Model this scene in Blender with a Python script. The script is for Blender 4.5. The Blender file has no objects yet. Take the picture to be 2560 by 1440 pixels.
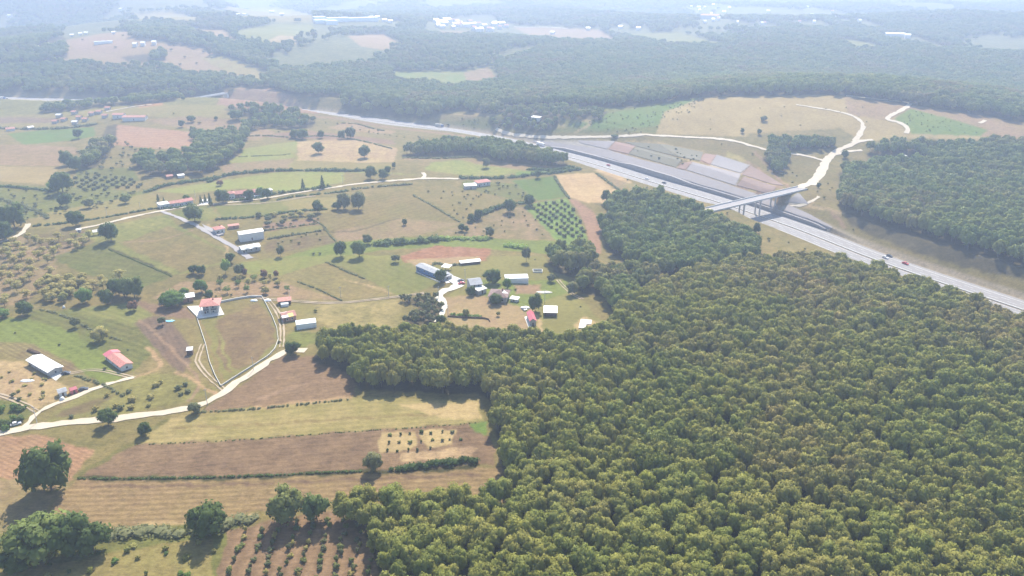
import bpy, math, random
import numpy as np
random.seed(7); rng = np.random.default_rng(7)
sc = bpy.context.scene
# ------------------------------------------------------------------ camera, world, sun, exposure
FPX, PITCH, H = 1971.0, math.radians(23), 200.0
cd = bpy.data.cameras.new("camera"); cam = bpy.data.objects.new("camera", cd); sc.collection.objects.link(cam)
cd.sensor_width = 36; cd.lens = 36 * FPX / 2560; cd.clip_start = 1; cd.clip_end = 30000
cam.location = (0, 0, H); cam.rotation_euler = (math.radians(90) - PITCH, 0, 0); sc.camera = cam
SUN_EL, SUN_AZ = math.radians(47), math.radians(6)      # azimuth east of the view direction (+Y)
w = bpy.data.worlds.new("World"); sc.world = w; w.use_nodes = True
nt = w.node_tree; bg = nt.nodes["Background"]; sky = nt.nodes.new("ShaderNodeTexSky")
sky.sky_type = 'NISHITA'; sky.sun_disc = False; sky.sun_elevation = SUN_EL; sky.sun_rotation = SUN_AZ; sky.altitude = 200
nt.links.new(sky.outputs[0], bg.inputs[0]); bg.inputs[1].default_value = 0.13
sl = bpy.data.lights.new("sun", 'SUN'); sl.energy = 4.6; sl.angle = math.radians(0.6); sl.color = (1.0, 0.925, 0.81)
so = bpy.data.objects.new("sun", sl); sc.collection.objects.link(so)
so.rotation_euler = (math.pi / 2 - SUN_EL, 0, math.pi - SUN_AZ); so.location = (0, 300, 400)
sc.view_settings.view_transform = 'Standard'; sc.view_settings.look = 'None'
sc.view_settings.exposure = 1.0; sc.view_settings.gamma = 1
cy = sc.cycles; cy.max_bounces = 5; cy.diffuse_bounces = 2; cy.glossy_bounces = 1; cy.transmission_bounces = 3
cy.volume_bounces = 1; cy.transparent_max_bounces = 4; cy.use_denoising = True; cy.caustics_reflective = False; cy.caustics_refractive = False
HAZE_DENSITY = 0.00030

# ------------------------------------------------------------------ geometry of the land
CP, SP = math.cos(PITCH), math.sin(PITCH)
def ray(u, v):
    u = np.asarray(u, float); v = np.asarray(v, float)
    x = (u - 1280) / FPX; y = -(v - 720) / FPX
    return np.stack([x, CP + y * SP, -SP + y * CP], -1)
def flat(u, v, z=0.0):
    d = ray(u, v); t = (z - H) / d[..., 2]
    return d[..., :2] * t[..., None]
def sstep(a, b, x):
    t = np.clip((x - a) / (b - a), 0, 1); return t * t * (3 - 2 * t)
_ph = np.random.default_rng(3)
def waves(n, lmin, lmax):
    L = _ph.uniform(lmin, lmax, n); a = _ph.uniform(0, 2 * np.pi, n)
    return np.cos(a) * 2 * np.pi / L, np.sin(a) * 2 * np.pi / L, _ph.uniform(0, 6.28, n), L / lmax / math.sqrt(n)
W_NEAR, W_MID, W_FAR = waves(7, 60, 170), waves(7, 160, 420), waves(9, 500, 1500)
def wsum(W, x, y):
    s = np.zeros_like(x)
    for kx, ky, p, a in zip(*W): s += a * np.sin(kx * x + ky * y + p)
    return s * 1.4
BUMPS = [  # x, y, height, sigma x, sigma y
    (385, 1000, 46, 235, 135), (430, 1640, 34, 700, 230), (150, 400, 9, 150, 90), (75, 560, -8, 40, 60),
    (-370, 1105, 14, 170, 55), (-385, 1255, 9, 130, 45), (-740, 1650, 42, 340, 190), (-190, 1010, -5, 130, 60),
    (330, 620, 4, 120, 60), (-260, 560, 3, 120, 60), (-60, 2750, 45, 420, 260), (-1200, 2700, 55, 500, 300), (1300, 2700, 45, 600, 260),
    (620, 2150, 30, 500, 160), (-500, 2050, 28, 260, 120), (-1150, 2000, 34, 260, 120), (1500, 2100, 26, 400, 140), (-800, 4200, 70, 900, 400), (900, 4600, 60, 1200, 400), (-120, 640, 3, 60, 40), (-830, 1080, -14, 170, 90)]
def natural(x, y):
    z = np.zeros_like(x)
    for cx, cy_, h, sx, sy in BUMPS: z += h * np.exp(-0.5 * (((x - cx) / sx) ** 2 + ((y - cy_) / sy) ** 2))
    r = np.hypot(x, y)
    z += 0.7 * wsum(W_NEAR, x, y) * sstep(150, 400, r) + 1.6 * wsum(W_MID, x, y) + (3 + 27 * sstep(1350, 2600, y)) * wsum(W_FAR, x, y) * sstep(700, 1800, y)
    return z
ZR = -7.0
FAR_EDGE = [(-700, 232), (-300, 238), (0, 243), (165, 248), (520, 257), (700, 268), (850, 284), (1092, 316), (1260, 343), (1425, 382), (1520, 407), (1660, 450),
            (1841, 503), (1955, 541), (2069, 580), (2214, 638), (2560, 752), (2900, 860), (3400, 1010)]
def catmull(P, n):
    P = np.asarray(P, float); P = np.vstack([2 * P[0] - P[1], P, 2 * P[-1] - P[-2]]); out = []
    for i in range(1, len(P) - 2):
        t = np.linspace(0, 1, n, endpoint=False)[:, None]; a, b, c, d = P[i - 1:i + 3]
        out.append(.5 * ((2 * b) + (c - a) * t + (2 * a - 5 * b + 4 * c - d) * t ** 2 + (3 * b - a - 3 * c + d) * t ** 3))
    out.append(P[-2][None]); return np.vstack(out)
def offset_line(L, d):           # positive d = to the left of the walking direction
    T = np.gradient(L, axis=0); T /= np.linalg.norm(T, axis=1)[:, None] + 1e-9
    return L + np.stack([-T[:, 1], T[:, 0]], 1) * d
def resample(L, step):
    s = np.r_[0, np.cumsum(np.linalg.norm(np.diff(L, axis=0), axis=1))]
    n = max(2, int(s[-1] / step) + 1); q = np.linspace(0, s[-1], n)
    return np.stack([np.interp(q, s, L[:, 0]), np.interp(q, s, L[:, 1])], 1)
HW_HALF = 17.0
_fe = np.array([flat(u, v, ZR) for u, v in FAR_EDGE])
_fs = resample(catmull(_fe, 8), 12)
for _ in range(6): _fs[1:-1] = (_fs[:-2] + 2 * _fs[1:-1] + _fs[2:]) / 4
HWY = offset_line(_fs, -HW_HALF)                       # centre line; far side is +
def hwy_dist(x, y):
    L = resample(HWY, 25); A, B = L[:-1], L[1:]
    best = np.full(x.shape, 1e9); sgn = np.ones(x.shape)
    for (ax, ay), (bx, by) in zip(A, B):
        dx, dy = bx - ax, by - ay; l2 = dx * dx + dy * dy
        t = np.clip(((x - ax) * dx + (y - ay) * dy) / l2, 0, 1)
        ex, ey = x - (ax + t * dx), y - (ay + t * dy); d = ex * ex + ey * ey
        m = d < best; best = np.where(m, d, best)
        sgn = np.where(m, np.where(dx * ey - dy * ex > 0, 1, -1), sgn)
    return np.sqrt(best) * sgn
CUT_FAR = ([17, 19.2, 19.8, 44, 48, 70, 74, 92, 150, 400], [0, 0, 4.2, 14, 14.6, 24.5, 25.2, 33, 60, 200])
BRA, BRB = flat(1778, 524, 7), flat(2003, 471, 8)      # the two ends of the overpass
BRZ = (7.0, 8.0)
def ter(x, y):
    x = np.asarray(x, float); y = np.asarray(y, float); shp = x.shape; x = x.ravel(); y = y.ravel()
    z = natural(x, y); d = hwy_dist(x, y)
    up = np.where(d > 0, np.interp(d, *CUT_FAR), np.maximum(0, -d - 18.5) / 1.7)
    wall = sstep(30, 130, x) * (1 - sstep(246, 276, x)); up = np.where(d > 0, up * wall + (1 - wall) * np.maximum(0, d - 18.5) / 1.7, up)
    dn = np.maximum(0, np.abs(d) - 19.5) / 2.2
    z = np.clip(z, ZR - dn, ZR + up)
    for (px, py), pz, r0, r1 in ((BRA, BRZ[0], 10, 34), (BRB, BRZ[1], 12, 40)):
        k = (1 - sstep(r0, r1, np.hypot(x - px, y - py))) * sstep(26, 36, np.abs(d))
        z = z * (1 - k) + (pz - .25) * k
    return z.reshape(shp)
def P(u, v=None):
    """the point(s) where the line of sight through a place in the picture meets the ground"""
    if v is None: uv = np.asarray(u, float); u, v = uv[..., 0], uv[..., 1]
    d = ray(u, v).reshape(-1, 3); n = len(d)
    ts = 150 * (9500 / 150) ** np.linspace(0, 1, 500)
    X = d[:, None, 0] * ts; Y = d[:, None, 1] * ts; Zr = H + d[:, None, 2] * ts
    below = Zr < ter(X, Y); k = np.where(below.any(1), below.argmax(1), len(ts) - 1); k = np.maximum(k, 1)
    lo, hi = ts[k - 1], ts[k]
    for _ in range(9):
        m = (lo + hi) / 2; b = (H + d[:, 2] * m) < ter(d[:, 0] * m, d[:, 1] * m)
        hi = np.where(b, m, hi); lo = np.where(b, lo, m)
    out = d[:, :2] * hi[:, None]
    return out.reshape(np.shape(u) + (2,))
def Z(x, y): return float(ter(np.array([x]), np.array([y]))[0])
def pxm(x, y, z=0): # picture pixels (of 2560) per metre at a point
    return FPX / (y * CP + (H - z) * SP)

# ------------------------------------------------------------------ materials
def new_mat(name):
    m = bpy.data.materials.new(name); m.use_nodes = True; t = m.node_tree
    return m, t, t.nodes["Principled BSDF"]
def N(t, kind, **kw):
    n = t.nodes.new(kind)
    for k, v in kw.items():
        if k in n.inputs: n.inputs[k].default_value = v
        else: setattr(n, k, v)
    return n
def mix(t, fac, a, b, mode='MIX'):
    n = t.nodes.new("ShaderNodeMix"); n.data_type = 'RGBA'; n.blend_type = mode
    for s, val in ((n.inputs[0], fac), (n.inputs[6], a), (n.inputs[7], b)):
        if hasattr(val, 'links'): t.links.new(val, s)
        else: s.default_value = val if not isinstance(val, tuple) else (*val[:3], 1)
    return n.outputs[2]
def math_(t, op, a, b=None, c=None):
    n = t.nodes.new("ShaderNodeMath"); n.operation = op
    for s, val in zip(n.inputs, (a, b, c)):
        if val is None: continue
        if hasattr(val, 'links'): t.links.new(val, s)
        else: s.default_value = val
    return n.outputs[0]
def noise(t, scale, detail=3, rough=.55, vec=None):
    n = N(t, "ShaderNodeTexNoise", Scale=scale, Detail=detail, Roughness=rough)
    if vec is not None: t.links.new(vec, n.inputs["Vector"])
    return n.outputs[0]
def ramp(t, fac, stops):
    n = t.nodes.new("ShaderNodeValToRGB"); e = n.color_ramp.elements
    while len(e) < len(stops): e.new(0.5)
    for el, (p, c) in zip(e, stops): el.position = p; el.color = (*c, 1)
    t.links.new(fac, n.inputs[0]); return n.outputs[0]
def plain(name, col, rough=.8, var=.18, scale=.6, metal=0):
    m, t, b = new_mat(name); g = N(t, "ShaderNodeNewGeometry").outputs[0]
    f = noise(t, scale, 4, .6, g); lo = tuple(c * (1 - var) for c in col); hi = tuple(min(1, c * (1 + var)) for c in col)
    t.links.new(ramp(t, f, [(.3, lo), (.7, hi)]), b.inputs["Base Color"]); b.inputs["Roughness"].default_value = rough
    b.inputs["Metallic"].default_value = metal; return m
M = dict(
    white=plain("white_paint", (.62, .62, .59), .6, .08), whiteroof=plain("white_sheet_metal", (.72, .71, .68), .5, .1),
    redroof=plain("red_clay_tiles", (.46, .19, .15), .8, .25, 1.2), redmetal=plain("red_sheet_metal", (.5, .12, .14), .5, .1),
    oldred=plain("weathered_red_tiles", (.42, .2, .15), .85, .3, .8), brownroof=plain("brown_tiles", (.2, .13, .11), .85, .3, 1),
    greyroof=plain("grey_fibre_sheet", (.3, .31, .32), .8, .2), grey=plain("grey_render", (.42, .41, .38), .85, .15),
    brick=plain("brick", (.36, .2, .14), .9, .2, 2), wood=plain("dark_wood", (.13, .08, .05), .9, .3, 2), blue=plain("blue_cladding", (.12, .22, .42), .6, .15),
    film=plain("greenhouse_film", (.72, .76, .76), .35, .08, .4), glass=plain("dark_window_glass", (.05, .07, .09), .15, .1),
    concrete=plain("concrete", (.5, .49, .46), .85, .12, .25), deck=plain("bridge_concrete", (.46, .45, .44), .85, .12, .3), slab=plain("white_concrete_slab", (.62, .6, .54), .8, .08, .3),
    stone=plain("pale_stone", (.5, .48, .42), .9, .25, 1.5), metal=plain("dark_metal", (.12, .12, .13), .5, .1), yellow=plain("yellow_sheet", (.75, .6, .1), .6, .1),
    tarp=plain("light_blue_tarpaulin", (.25, .62, .8), .5, .1), rubber=plain("tyre_rubber", (.03, .03, .03), .8, .1), bark=plain("bark", (.13, .1, .075), .95, .3, 3),
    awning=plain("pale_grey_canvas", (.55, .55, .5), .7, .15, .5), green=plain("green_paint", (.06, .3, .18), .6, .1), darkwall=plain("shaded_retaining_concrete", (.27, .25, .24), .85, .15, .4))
def car_paint(name, c): return plain(name, c, .3, .03)
M.update(cw=car_paint("white_car_paint", (.8, .8, .8)), cr=car_paint("red_car_paint", (.55, .04, .05)), cd=car_paint("dark_car_paint", (.05, .055, .07)),
         cb=car_paint("blue_car_paint", (.08, .15, .35)))
def gravel(name, col, col2):
    m, t, b = new_mat(name); g = N(t, "ShaderNodeNewGeometry").outputs[0]
    f = noise(t, .25, 5, .65, g); c = ramp(t, f, [(.25, col2), (.6, col)])
    f2 = noise(t, 2.2, 3, .6, g); c = mix(t, .5, c, ramp(t, f2, [(.3, tuple(x * .75 for x in col)), (.7, tuple(min(1, x * 1.2) for x in col))]))
    t.links.new(c, b.inputs["Base Color"]); b.inputs["Roughness"].default_value = .95; return m
M['gravel'] = gravel("pale_gravel", (.5, .43, .32), (.36, .29, .2)); M['dirt'] = gravel("dirt_track", (.37, .29, .19), (.27, .21, .13))
M['lane'] = gravel("worn_asphalt_lane", (.3, .28, .27), (.24, .22, .21)); M['concroad'] = gravel("concrete_track", (.58, .55, .45), (.46, .43, .34))
M['asphalt'] = gravel("highway_asphalt", (.25, .235, .225), (.205, .195, .188))
M['line'] = plain("road_marking_paint", (.6, .6, .58), .7, .1)

# ground: two colours per place (attributes), blended and roughened by noise, plough rows from a row vector
m, t, b = new_mat("farmland"); M['ground'] = m
geo = N(t, "ShaderNodeNewGeometry").outputs[0]
A = lambda n: N(t, "ShaderNodeAttribute", attribute_name=n)
ca, cb_, rw = A("Col"), A("ColB"), A("Row")
n1 = noise(t, .028, 5, .62, geo); n2 = noise(t, .11, 4, .6, geo)
wob = N(t, "ShaderNodeMapping"); wob.inputs["Scale"].default_value = (1, .22, 1); wob.inputs["Rotation"].default_value = (0, 0, .25); t.links.new(geo, wob.inputs[0])
n3 = noise(t, .09, 4, .65, wob.outputs[0])
pf = math_(t, 'ADD', math_(t, 'MULTIPLY', n1, .45), math_(t, 'ADD', math_(t, 'MULTIPLY', n2, .3), math_(t, 'MULTIPLY', n3, .25)))
rn = N(t, "ShaderNodeMapRange"); rn.inputs[1].default_value = .34; rn.inputs[2].default_value = .68; t.links.new(pf, rn.inputs[0])
col = mix(t, rn.outputs[0], ca.outputs["Color"], cb_.outputs["Color"])
sp = t.nodes.new("ShaderNodeSeparateXYZ"); t.links.new(rw.outputs["Vector"], sp.inputs[0])
dt = t.nodes.new("ShaderNodeVectorMath"); dt.operation = 'DOT_PRODUCT'; cmb = t.nodes.new("ShaderNodeCombineXYZ")
t.links.new(sp.outputs[0], cmb.inputs[0]); t.links.new(sp.outputs[1], cmb.inputs[1]); t.links.new(cmb.outputs[0], dt.inputs[0]); t.links.new(geo, dt.inputs[1])
wv = math_(t, 'SINE', math_(t, 'ADD', dt.outputs["Value"], math_(t, 'MULTIPLY', n2, 3.0)))
rows = math_(t, 'MULTIPLY_ADD', math_(t, 'MULTIPLY', wv, sp.outputs[2]), .75, .95)
st = N(t, "ShaderNodeMapping"); st.inputs["Scale"].default_value = (.35, 1.6, 1); st.inputs["Rotation"].default_value = (0, 0, -.12); t.links.new(geo, st.inputs[0])
n4 = math_(t, 'MULTIPLY_ADD', noise(t, .75, 4, .7, st.outputs[0]), .55, math_(t, 'MULTIPLY', noise(t, 1.1, 3, .7, geo), .45)); n5 = noise(t, .35, 3, .6, geo)
gr = math_(t, 'ADD', math_(t, 'MULTIPLY_ADD', n4, 2.0, -.85), math_(t, 'ADD', math_(t, 'MULTIPLY', n5, 1.0), math_(t, 'MULTIPLY', n2, .7)))
gr = math_(t, 'ADD', math_(t, 'MULTIPLY', ca.outputs['Alpha'], gr), math_(t, 'SUBTRACT', 1.0, ca.outputs['Alpha']))
fac = math_(t, 'MULTIPLY', rows, gr)
sc3 = t.nodes.new("ShaderNodeVectorMath"); sc3.operation = 'SCALE'; t.links.new(col, sc3.inputs[0]); t.links.new(fac, sc3.inputs["Scale"])
t.links.new(sc3.outputs[0], b.inputs["Base Color"]); b.inputs["Roughness"].default_value = .95; b.inputs["Specular IOR Level"].default_value = .04
bmp = N(t, "ShaderNodeBump", Strength=.5, Distance=.5); t.links.new(n4, bmp.inputs["Height"]); t.links.new(bmp.outputs[0], b.inputs["Normal"])

def foliage(name, stops, brown=None, hillside=False):
    m, t, b = new_mat(name); oi = t.nodes.new("ShaderNodeObjectInfo"); r = oi.outputs["Random"]
    r = math_(t, 'MULTIPLY_ADD', math_(t, 'SUBTRACT', noise(t, .022, 3, .6, oi.outputs['Location']), .5), 1.5, math_(t, 'MULTIPLY_ADD', r, .6, .2))
    c = ramp(t, r, stops)
    if brown:
        f = noise(t, .012, 3, .6, oi.outputs["Location"]); ff = N(t, "ShaderNodeMapRange"); ff.inputs[1].default_value = .47; ff.inputs[2].default_value = .66
        if hillside:   # the oaks turn brown first on the upper slope
            sx = t.nodes.new("ShaderNodeSeparateXYZ"); t.links.new(oi.outputs["Location"], sx.inputs[0]); mr = N(t, "ShaderNodeMapRange"); mr.inputs[1].default_value = 300; mr.inputs[2].default_value = 540; mr.inputs[3].default_value = -.05; mr.inputs[4].default_value = .13; t.links.new(sx.outputs[1], mr.inputs[0]); f = math_(t, 'ADD', f, mr.outputs[0])
        t.links.new(f, ff.inputs[0]); k = math_(t, 'MULTIPLY', ff.outputs[0], math_(t, 'MULTIPLY_ADD', math_(t, 'FRACT', math_(t, 'MULTIPLY', r, 7.3)), .8, .15))
        c = mix(t, k, c, brown)
    tc = t.nodes.new("ShaderNodeTexCoord"); f = noise(t, 2.2, 3, .6, tc.outputs["Object"])
    c = mix(t, 1.0, c, ramp(t, f, [(.3, (.78, .8, .8)), (.7, (1.2, 1.18, 1.1))]), 'MULTIPLY')
    t.links.new(c, b.inputs["Base Color"]); b.inputs["Roughness"].default_value = .6; b.inputs["Specular IOR Level"].default_value = .06
    tr = t.nodes.new("ShaderNodeBsdfTranslucent"); t.links.new(c, tr.inputs[0]); ms = t.nodes.new("ShaderNodeMixShader"); ms.inputs[0].default_value = .42
    out = t.nodes["Material Output"]; t.links.new(b.outputs[0], ms.inputs[1]); t.links.new(tr.outputs[0], ms.inputs[2]); t.links.new(ms.outputs[0], out.inputs[0]); return m
M['f_oak'] = foliage("oak_leaves", [(0, (.215, .245, .065)), (.25, (.25, .28, .07)), (.55, (.29, .30, .075)), (.85, (.325, .31, .085)), (1, (.285, .32, .055))], (.38, .295, .13), True)
M['f_wood'] = foliage("wood_leaves", [(0, (.14, .2, .065)), (.3, (.19, .25, .075)), (.7, (.24, .28, .085)), (1, (.29, .3, .1))], (.29, .235, .12))
M['f_dark'] = foliage("dark_leaves", [(0, (.07, .115, .035)), (.5, (.1, .15, .045)), (1, (.14, .18, .055))])
M['f_green'] = foliage("fresh_green_leaves", [(0, (.12, .21, .045)), (1, (.18, .27, .06))])
M['f_lime'] = foliage("lime_green_leaves", [(0, (.27, .38, .08)), (1, (.33, .42, .1))])
M['f_dry'] = foliage("yellowing_leaves", [(0, (.42, .35, .13)), (.5, (.45, .4, .14)), (1, (.36, .36, .12))])
M['f_rust'] = foliage("rusty_leaves", [(0, (.26, .14, .09)), (1, (.3, .18, .1))])
M['f_olive'] = foliage("olive_leaves", [(0, (.16, .185, .085)), (1, (.25, .25, .12))])

# ------------------------------------------------------------------ mesh helpers
def mesh_obj(name, V, F_, mats, parent=None, mi=None, smooth=False, link=True):
    me = bpy.data.meshes.new(name); me.from_pydata([tuple(v) for v in V], [], [tuple(f) for f in F_])
    for mm in (mats if isinstance(mats, (list, tuple)) else [mats]): me.materials.append(mm)
    if mi is not None: me.polygons.foreach_set("material_index", np.asarray(mi, np.int32))
    if smooth: me.polygons.foreach_set("use_smooth", np.ones(len(me.polygons), bool))
    me.update(); o = bpy.data.objects.new(name, me)
    if link: sc.collection.objects.link(o)
    if parent: o.parent = parent
    return o
def tag(o, label=None, cat=None, group=None, kind=None):
    if label: o["label"] = label
    if cat: o["category"] = cat
    if group: o["group"] = group
    if kind: o["kind"] = kind
    return o
def empty(name, loc, rz=0.0):
    o = bpy.data.objects.new(name, None); sc.collection.objects.link(o); o.location = loc; o.rotation_euler = (0, 0, rz); o.empty_display_size = 1; return o
class MB:
    def __init__(s): s.V = []; s.F = []; s.mi = []
    def add(s, V, F_, mi=0):
        n = len(s.V); s.V += [tuple(v) for v in V]; s.F += [tuple(i + n for i in f) for f in F_]; s.mi += [mi] * len(F_); return s
    def box(s, x0, x1, y0, y1, z0, z1, mi=0):
        return s.add([(x0, y0, z0), (x1, y0, z0), (x1, y1, z0), (x0, y1, z0), (x0, y0, z1), (x1, y0, z1), (x1, y1, z1), (x0, y1, z1)],
                     [(0, 3, 2, 1), (4, 5, 6, 7), (0, 1, 5, 4), (1, 2, 6, 5), (2, 3, 7, 6), (3, 0, 4, 7)], mi)
    def tube(s, a, b, r0, r1, n=7, mi=0):
        a = np.array(a, float); b = np.array(b, float); d = b - a; d /= np.linalg.norm(d) + 1e-9
        u = np.cross(d, (0, 0, 1) if abs(d[2]) < .9 else (1, 0, 0)); u /= np.linalg.norm(u); v = np.cross(d, u)
        V = [tuple(a + r0 * (u * math.cos(k * 2 * math.pi / n) + v * math.sin(k * 2 * math.pi / n))) for k in range(n)] + \
            [tuple(b + r1 * (u * math.cos(k * 2 * math.pi / n) + v * math.sin(k * 2 * math.pi / n))) for k in range(n)]
        return s.add(V, [(k, (k + 1) % n, n + (k + 1) % n, n + k) for k in range(n)] + [tuple(range(n))[::-1], tuple(range(n, 2 * n))], mi)
    def obj(s, name, mats, parent=None, link=True, smooth=False): return mesh_obj(name, s.V, s.F, mats, parent, s.mi, smooth, link)
def ico(n):
    import bmesh
    bm = bmesh.new(); bmesh.ops.create_icosphere(bm, subdivisions=n, radius=1)
    V = np.array([v.co[:] for v in bm.verts]); F_ = [[v.index for v in f.verts] for f in bm.faces]; bm.free(); return V, F_
ICO1, ICO2 = ico(1), ico(2)
def leaf_quads(r, C, Nn, size):
    n = len(C); Nn = Nn + r.normal(0, .38, (n, 3)); Nn /= np.linalg.norm(Nn, axis=1)[:, None]
    a = np.cross(Nn, r.normal(0, 1, (n, 3))); a /= np.linalg.norm(a, axis=1)[:, None] + 1e-9; b_ = np.cross(Nn, a)
    s = size * r.uniform(.55, 1.45, (n, 1)); a = a * s; b_ = b_ * s * .75
    V = np.stack([C - a, C - b_, C + a, C + b_], 1).reshape(-1, 3)
    return V, [(4 * i, 4 * i + 1, 4 * i + 2, 4 * i + 3) for i in range(n)]
def unit(a): return a / (np.linalg.norm(a, axis=1)[:, None] + 1e-9)
def crown_geo(seed, clumps=20, leaves=75, ls=.085, prof='dome', flatness=.75, sub=ICO1, cr=(.22, .40)):
    """foliage in a box of about radius 1; z from 0 (crown bottom) to about 2*flatness; returns vertices, faces, rounded normals"""
    r = np.random.default_rng(seed); V = []; F_ = []; NN = []; n = 0; top = np.array([0, 0, flatness * .3])
    for i in range(clumps):
        if prof == 'dome':
            k = (i + .5) / clumps; zz = 1 - 1.85 * k; rad = math.sqrt(max(0, 1 - zz * zz)); a = i * 2.4 + r.uniform(-.5, .5)
            q = r.uniform(.5, .76) if i % 5 else r.uniform(0, .35); c = np.array([rad * math.cos(a) * q, rad * math.sin(a) * q, flatness * (1 + zz * q * 1.0)])
            R = r.uniform(*cr)
        elif prof == 'cone':
            k = (i + .5) / clumps; a = i * 2.4; rr = (1 - k) * .62; c = np.array([rr * math.cos(a), rr * math.sin(a), flatness * 2 * (k * .92 + .04)]); R = .42 * (1 - k) + .12
        else:   # sparse
            a = i * 2.4; rr = r.uniform(.1, .75); c = np.array([rr * math.cos(a), rr * math.sin(a), flatness * r.uniform(.4, 1.8)]); R = r.uniform(.18, .3)
        bv = sub[0] * R * np.array([1, 1, .85]) * .84; bv = bv * (1 + .22 * np.sin(bv[:, [0]] * 19 + seed + i) * np.cos(bv[:, [1]] * 23 + i)) + c
        if prof != 'sparse':
            V.append(bv); NN.append(unit(.75 * unit(bv - c) + .5 * unit(bv - top))); F_ += [[j + n for j in f] for f in sub[1]]; n += len(bv)
        d = r.normal(0, 1, (leaves, 3)); d[:, 2] += .35; d /= np.linalg.norm(d, axis=1)[:, None]
        C = c + d * R * np.array([1, 1, .85]) * r.uniform(.82, 1.16, (leaves, 1))
        lv, lf = leaf_quads(r, C, d, ls); V.append(lv); F_ += [tuple(j + n for j in f) for f in lf]; n += len(lv)
        nn = unit(.75 * d + .5 * unit(C - top) + r.normal(0, .16, (leaves, 3))); NN.append(np.repeat(nn, 4, 0))
    return np.vstack(V), F_, np.vstack(NN)
def crown_mesh(name, mat, **kw):
    V, F_, NN = crown_geo(**kw); me = mesh_obj(name, V, F_, mat, link=False, smooth=True).data; me.normals_split_custom_set_from_vertices([tuple(q) for q in NN]); return me
def trunk_mesh(seed, h=1.0, rad=.045):
    r = random.Random(seed); mb = MB(); top = (r.uniform(-.05, .05), r.uniform(-.05, .05), h)
    mb.tube((0, 0, -.25), top, rad * 1.3, rad * .7)
    for k in range(4):
        a = k * 1.6 + r.random(); mb.tube((top[0], top[1], h * .8), (top[0] + .35 * math.cos(a), top[1] + .35 * math.sin(a), h + .5), rad * .6, rad * .25, 5)
    return mb.obj("trunk", [M['bark']], link=False).data
CR = {}
for fol in ('oak', 'wood', 'dark', 'green', 'lime', 'dry', 'rust', 'olive'):
    k = {'oak': 5, 'wood': 3, 'dark': 3}.get(fol, 2)
    CR[fol] = [crown_mesh("crown", M['f_' + fol], seed=s * 13 + len(fol), clumps=30 + s, leaves=72, ls=.072) for s in range(k)]
CR['sparse'] = [crown_mesh("crown", M['f_dry'], seed=90 + s, clumps=20, leaves=50, ls=.07, prof='sparse', flatness=.8) for s in range(2)]
CR['sparsegreen'] = [crown_mesh("crown", M['f_green'], seed=96 + s, clumps=15, leaves=45, ls=.075, prof='sparse', flatness=.8) for s in range(2)]
CR['cone'] = [crown_mesh("crown", M['f_dark'], seed=80 + s, clumps=15, leaves=60, prof='cone', flatness=1.6, ls=.09) for s in range(2)]
TRUNK = [trunk_mesh(s) for s in range(3)]
def small_crown(name, fol, seed, **kw): return crown_mesh(name, M['f_' + fol], seed=seed, clumps=8, leaves=38, ls=.13, cr=(.36, .52), **kw)
SM = {f: [small_crown("bush", f, 40 + s) for s in range(2)] for f in ('olive', 'green', 'dark', 'dry', 'lime', 'oak', 'wood')}
COUNT = {}
def tree(x, y, R, Ht, fol='oak', label=None, cat='tree', group=None, name='oak_tree', trunk=.18, z=None):
    """a tree of crown radius R and total height Ht"""
    z = Z(x, y) if z is None else z
    i = COUNT.get(fol, 0); COUNT[fol] = i + 1; meshes = CR[fol]; me = meshes[i % len(meshes)]
    root = empty(name, (x, y, z), random.uniform(0, 6.28)); tag(root, label, cat, group)
    c = bpy.data.objects.new("crown", me); sc.collection.objects.link(c); c.parent = root
    ht = {'cone': 3.2, 'sparse': 1.6, 'sparsegreen': 1.6}.get(fol, 1.62); z0 = Ht * trunk
    c.location = (0, 0, z0); c.scale = (R, R, (Ht - z0) / ht)
    tk = bpy.data.objects.new("trunk", TRUNK[i % 3]); sc.collection.objects.link(tk); tk.parent = root
    s = max(z0 + (Ht - z0) * .35, .5); tk.scale = (R * .8, R * .8, s); return root
def bush(x, y, R, Ht, fol, label, cat='bush', group=None, name='bush'):
    me = SM[fol][random.randrange(2)]; o = bpy.data.objects.new(name, me); sc.collection.objects.link(o)
    o.location = (x, y, Z(x, y) - .1 * Ht); o.scale = (R, R, Ht * .68); o.rotation_euler[2] = random.uniform(0, 6.28); return tag(o, label, cat, group)
# ------------------------------------------------------------------ colours of the land
K = dict(dry=(.255, .2, .105), straw=(.36, .29, .16), pale=(.40, .31, .19), olive=(.185, .17, .075), green=(.15, .17, .058), bright=(.145, .215, .07), lime=(.21, .24, .075),
         yg=(.255, .235, .1), brown=(.185, .13, .095), soil=(.265, .19, .125), red=(.32, .20, .135), grey=(.17, .135, .11), pink=(.30, .215, .155), rust=(.28, .15, .085),
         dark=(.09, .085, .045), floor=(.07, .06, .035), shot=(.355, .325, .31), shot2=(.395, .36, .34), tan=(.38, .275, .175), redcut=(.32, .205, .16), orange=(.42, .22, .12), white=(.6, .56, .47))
K = {k: tuple(np.array(v) ** 1.22 * (1.08, 1.06, .93)) for k, v in K.items()}      # dry late-summer tones
def row(a, b, per, s):   # rows run from picture point a to b
    p, q = P(np.array([a, b], float)); d = q - p; d /= np.linalg.norm(d); k = 2 * math.pi / per
    return (-d[1] * k, d[0] * k, s)
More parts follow.
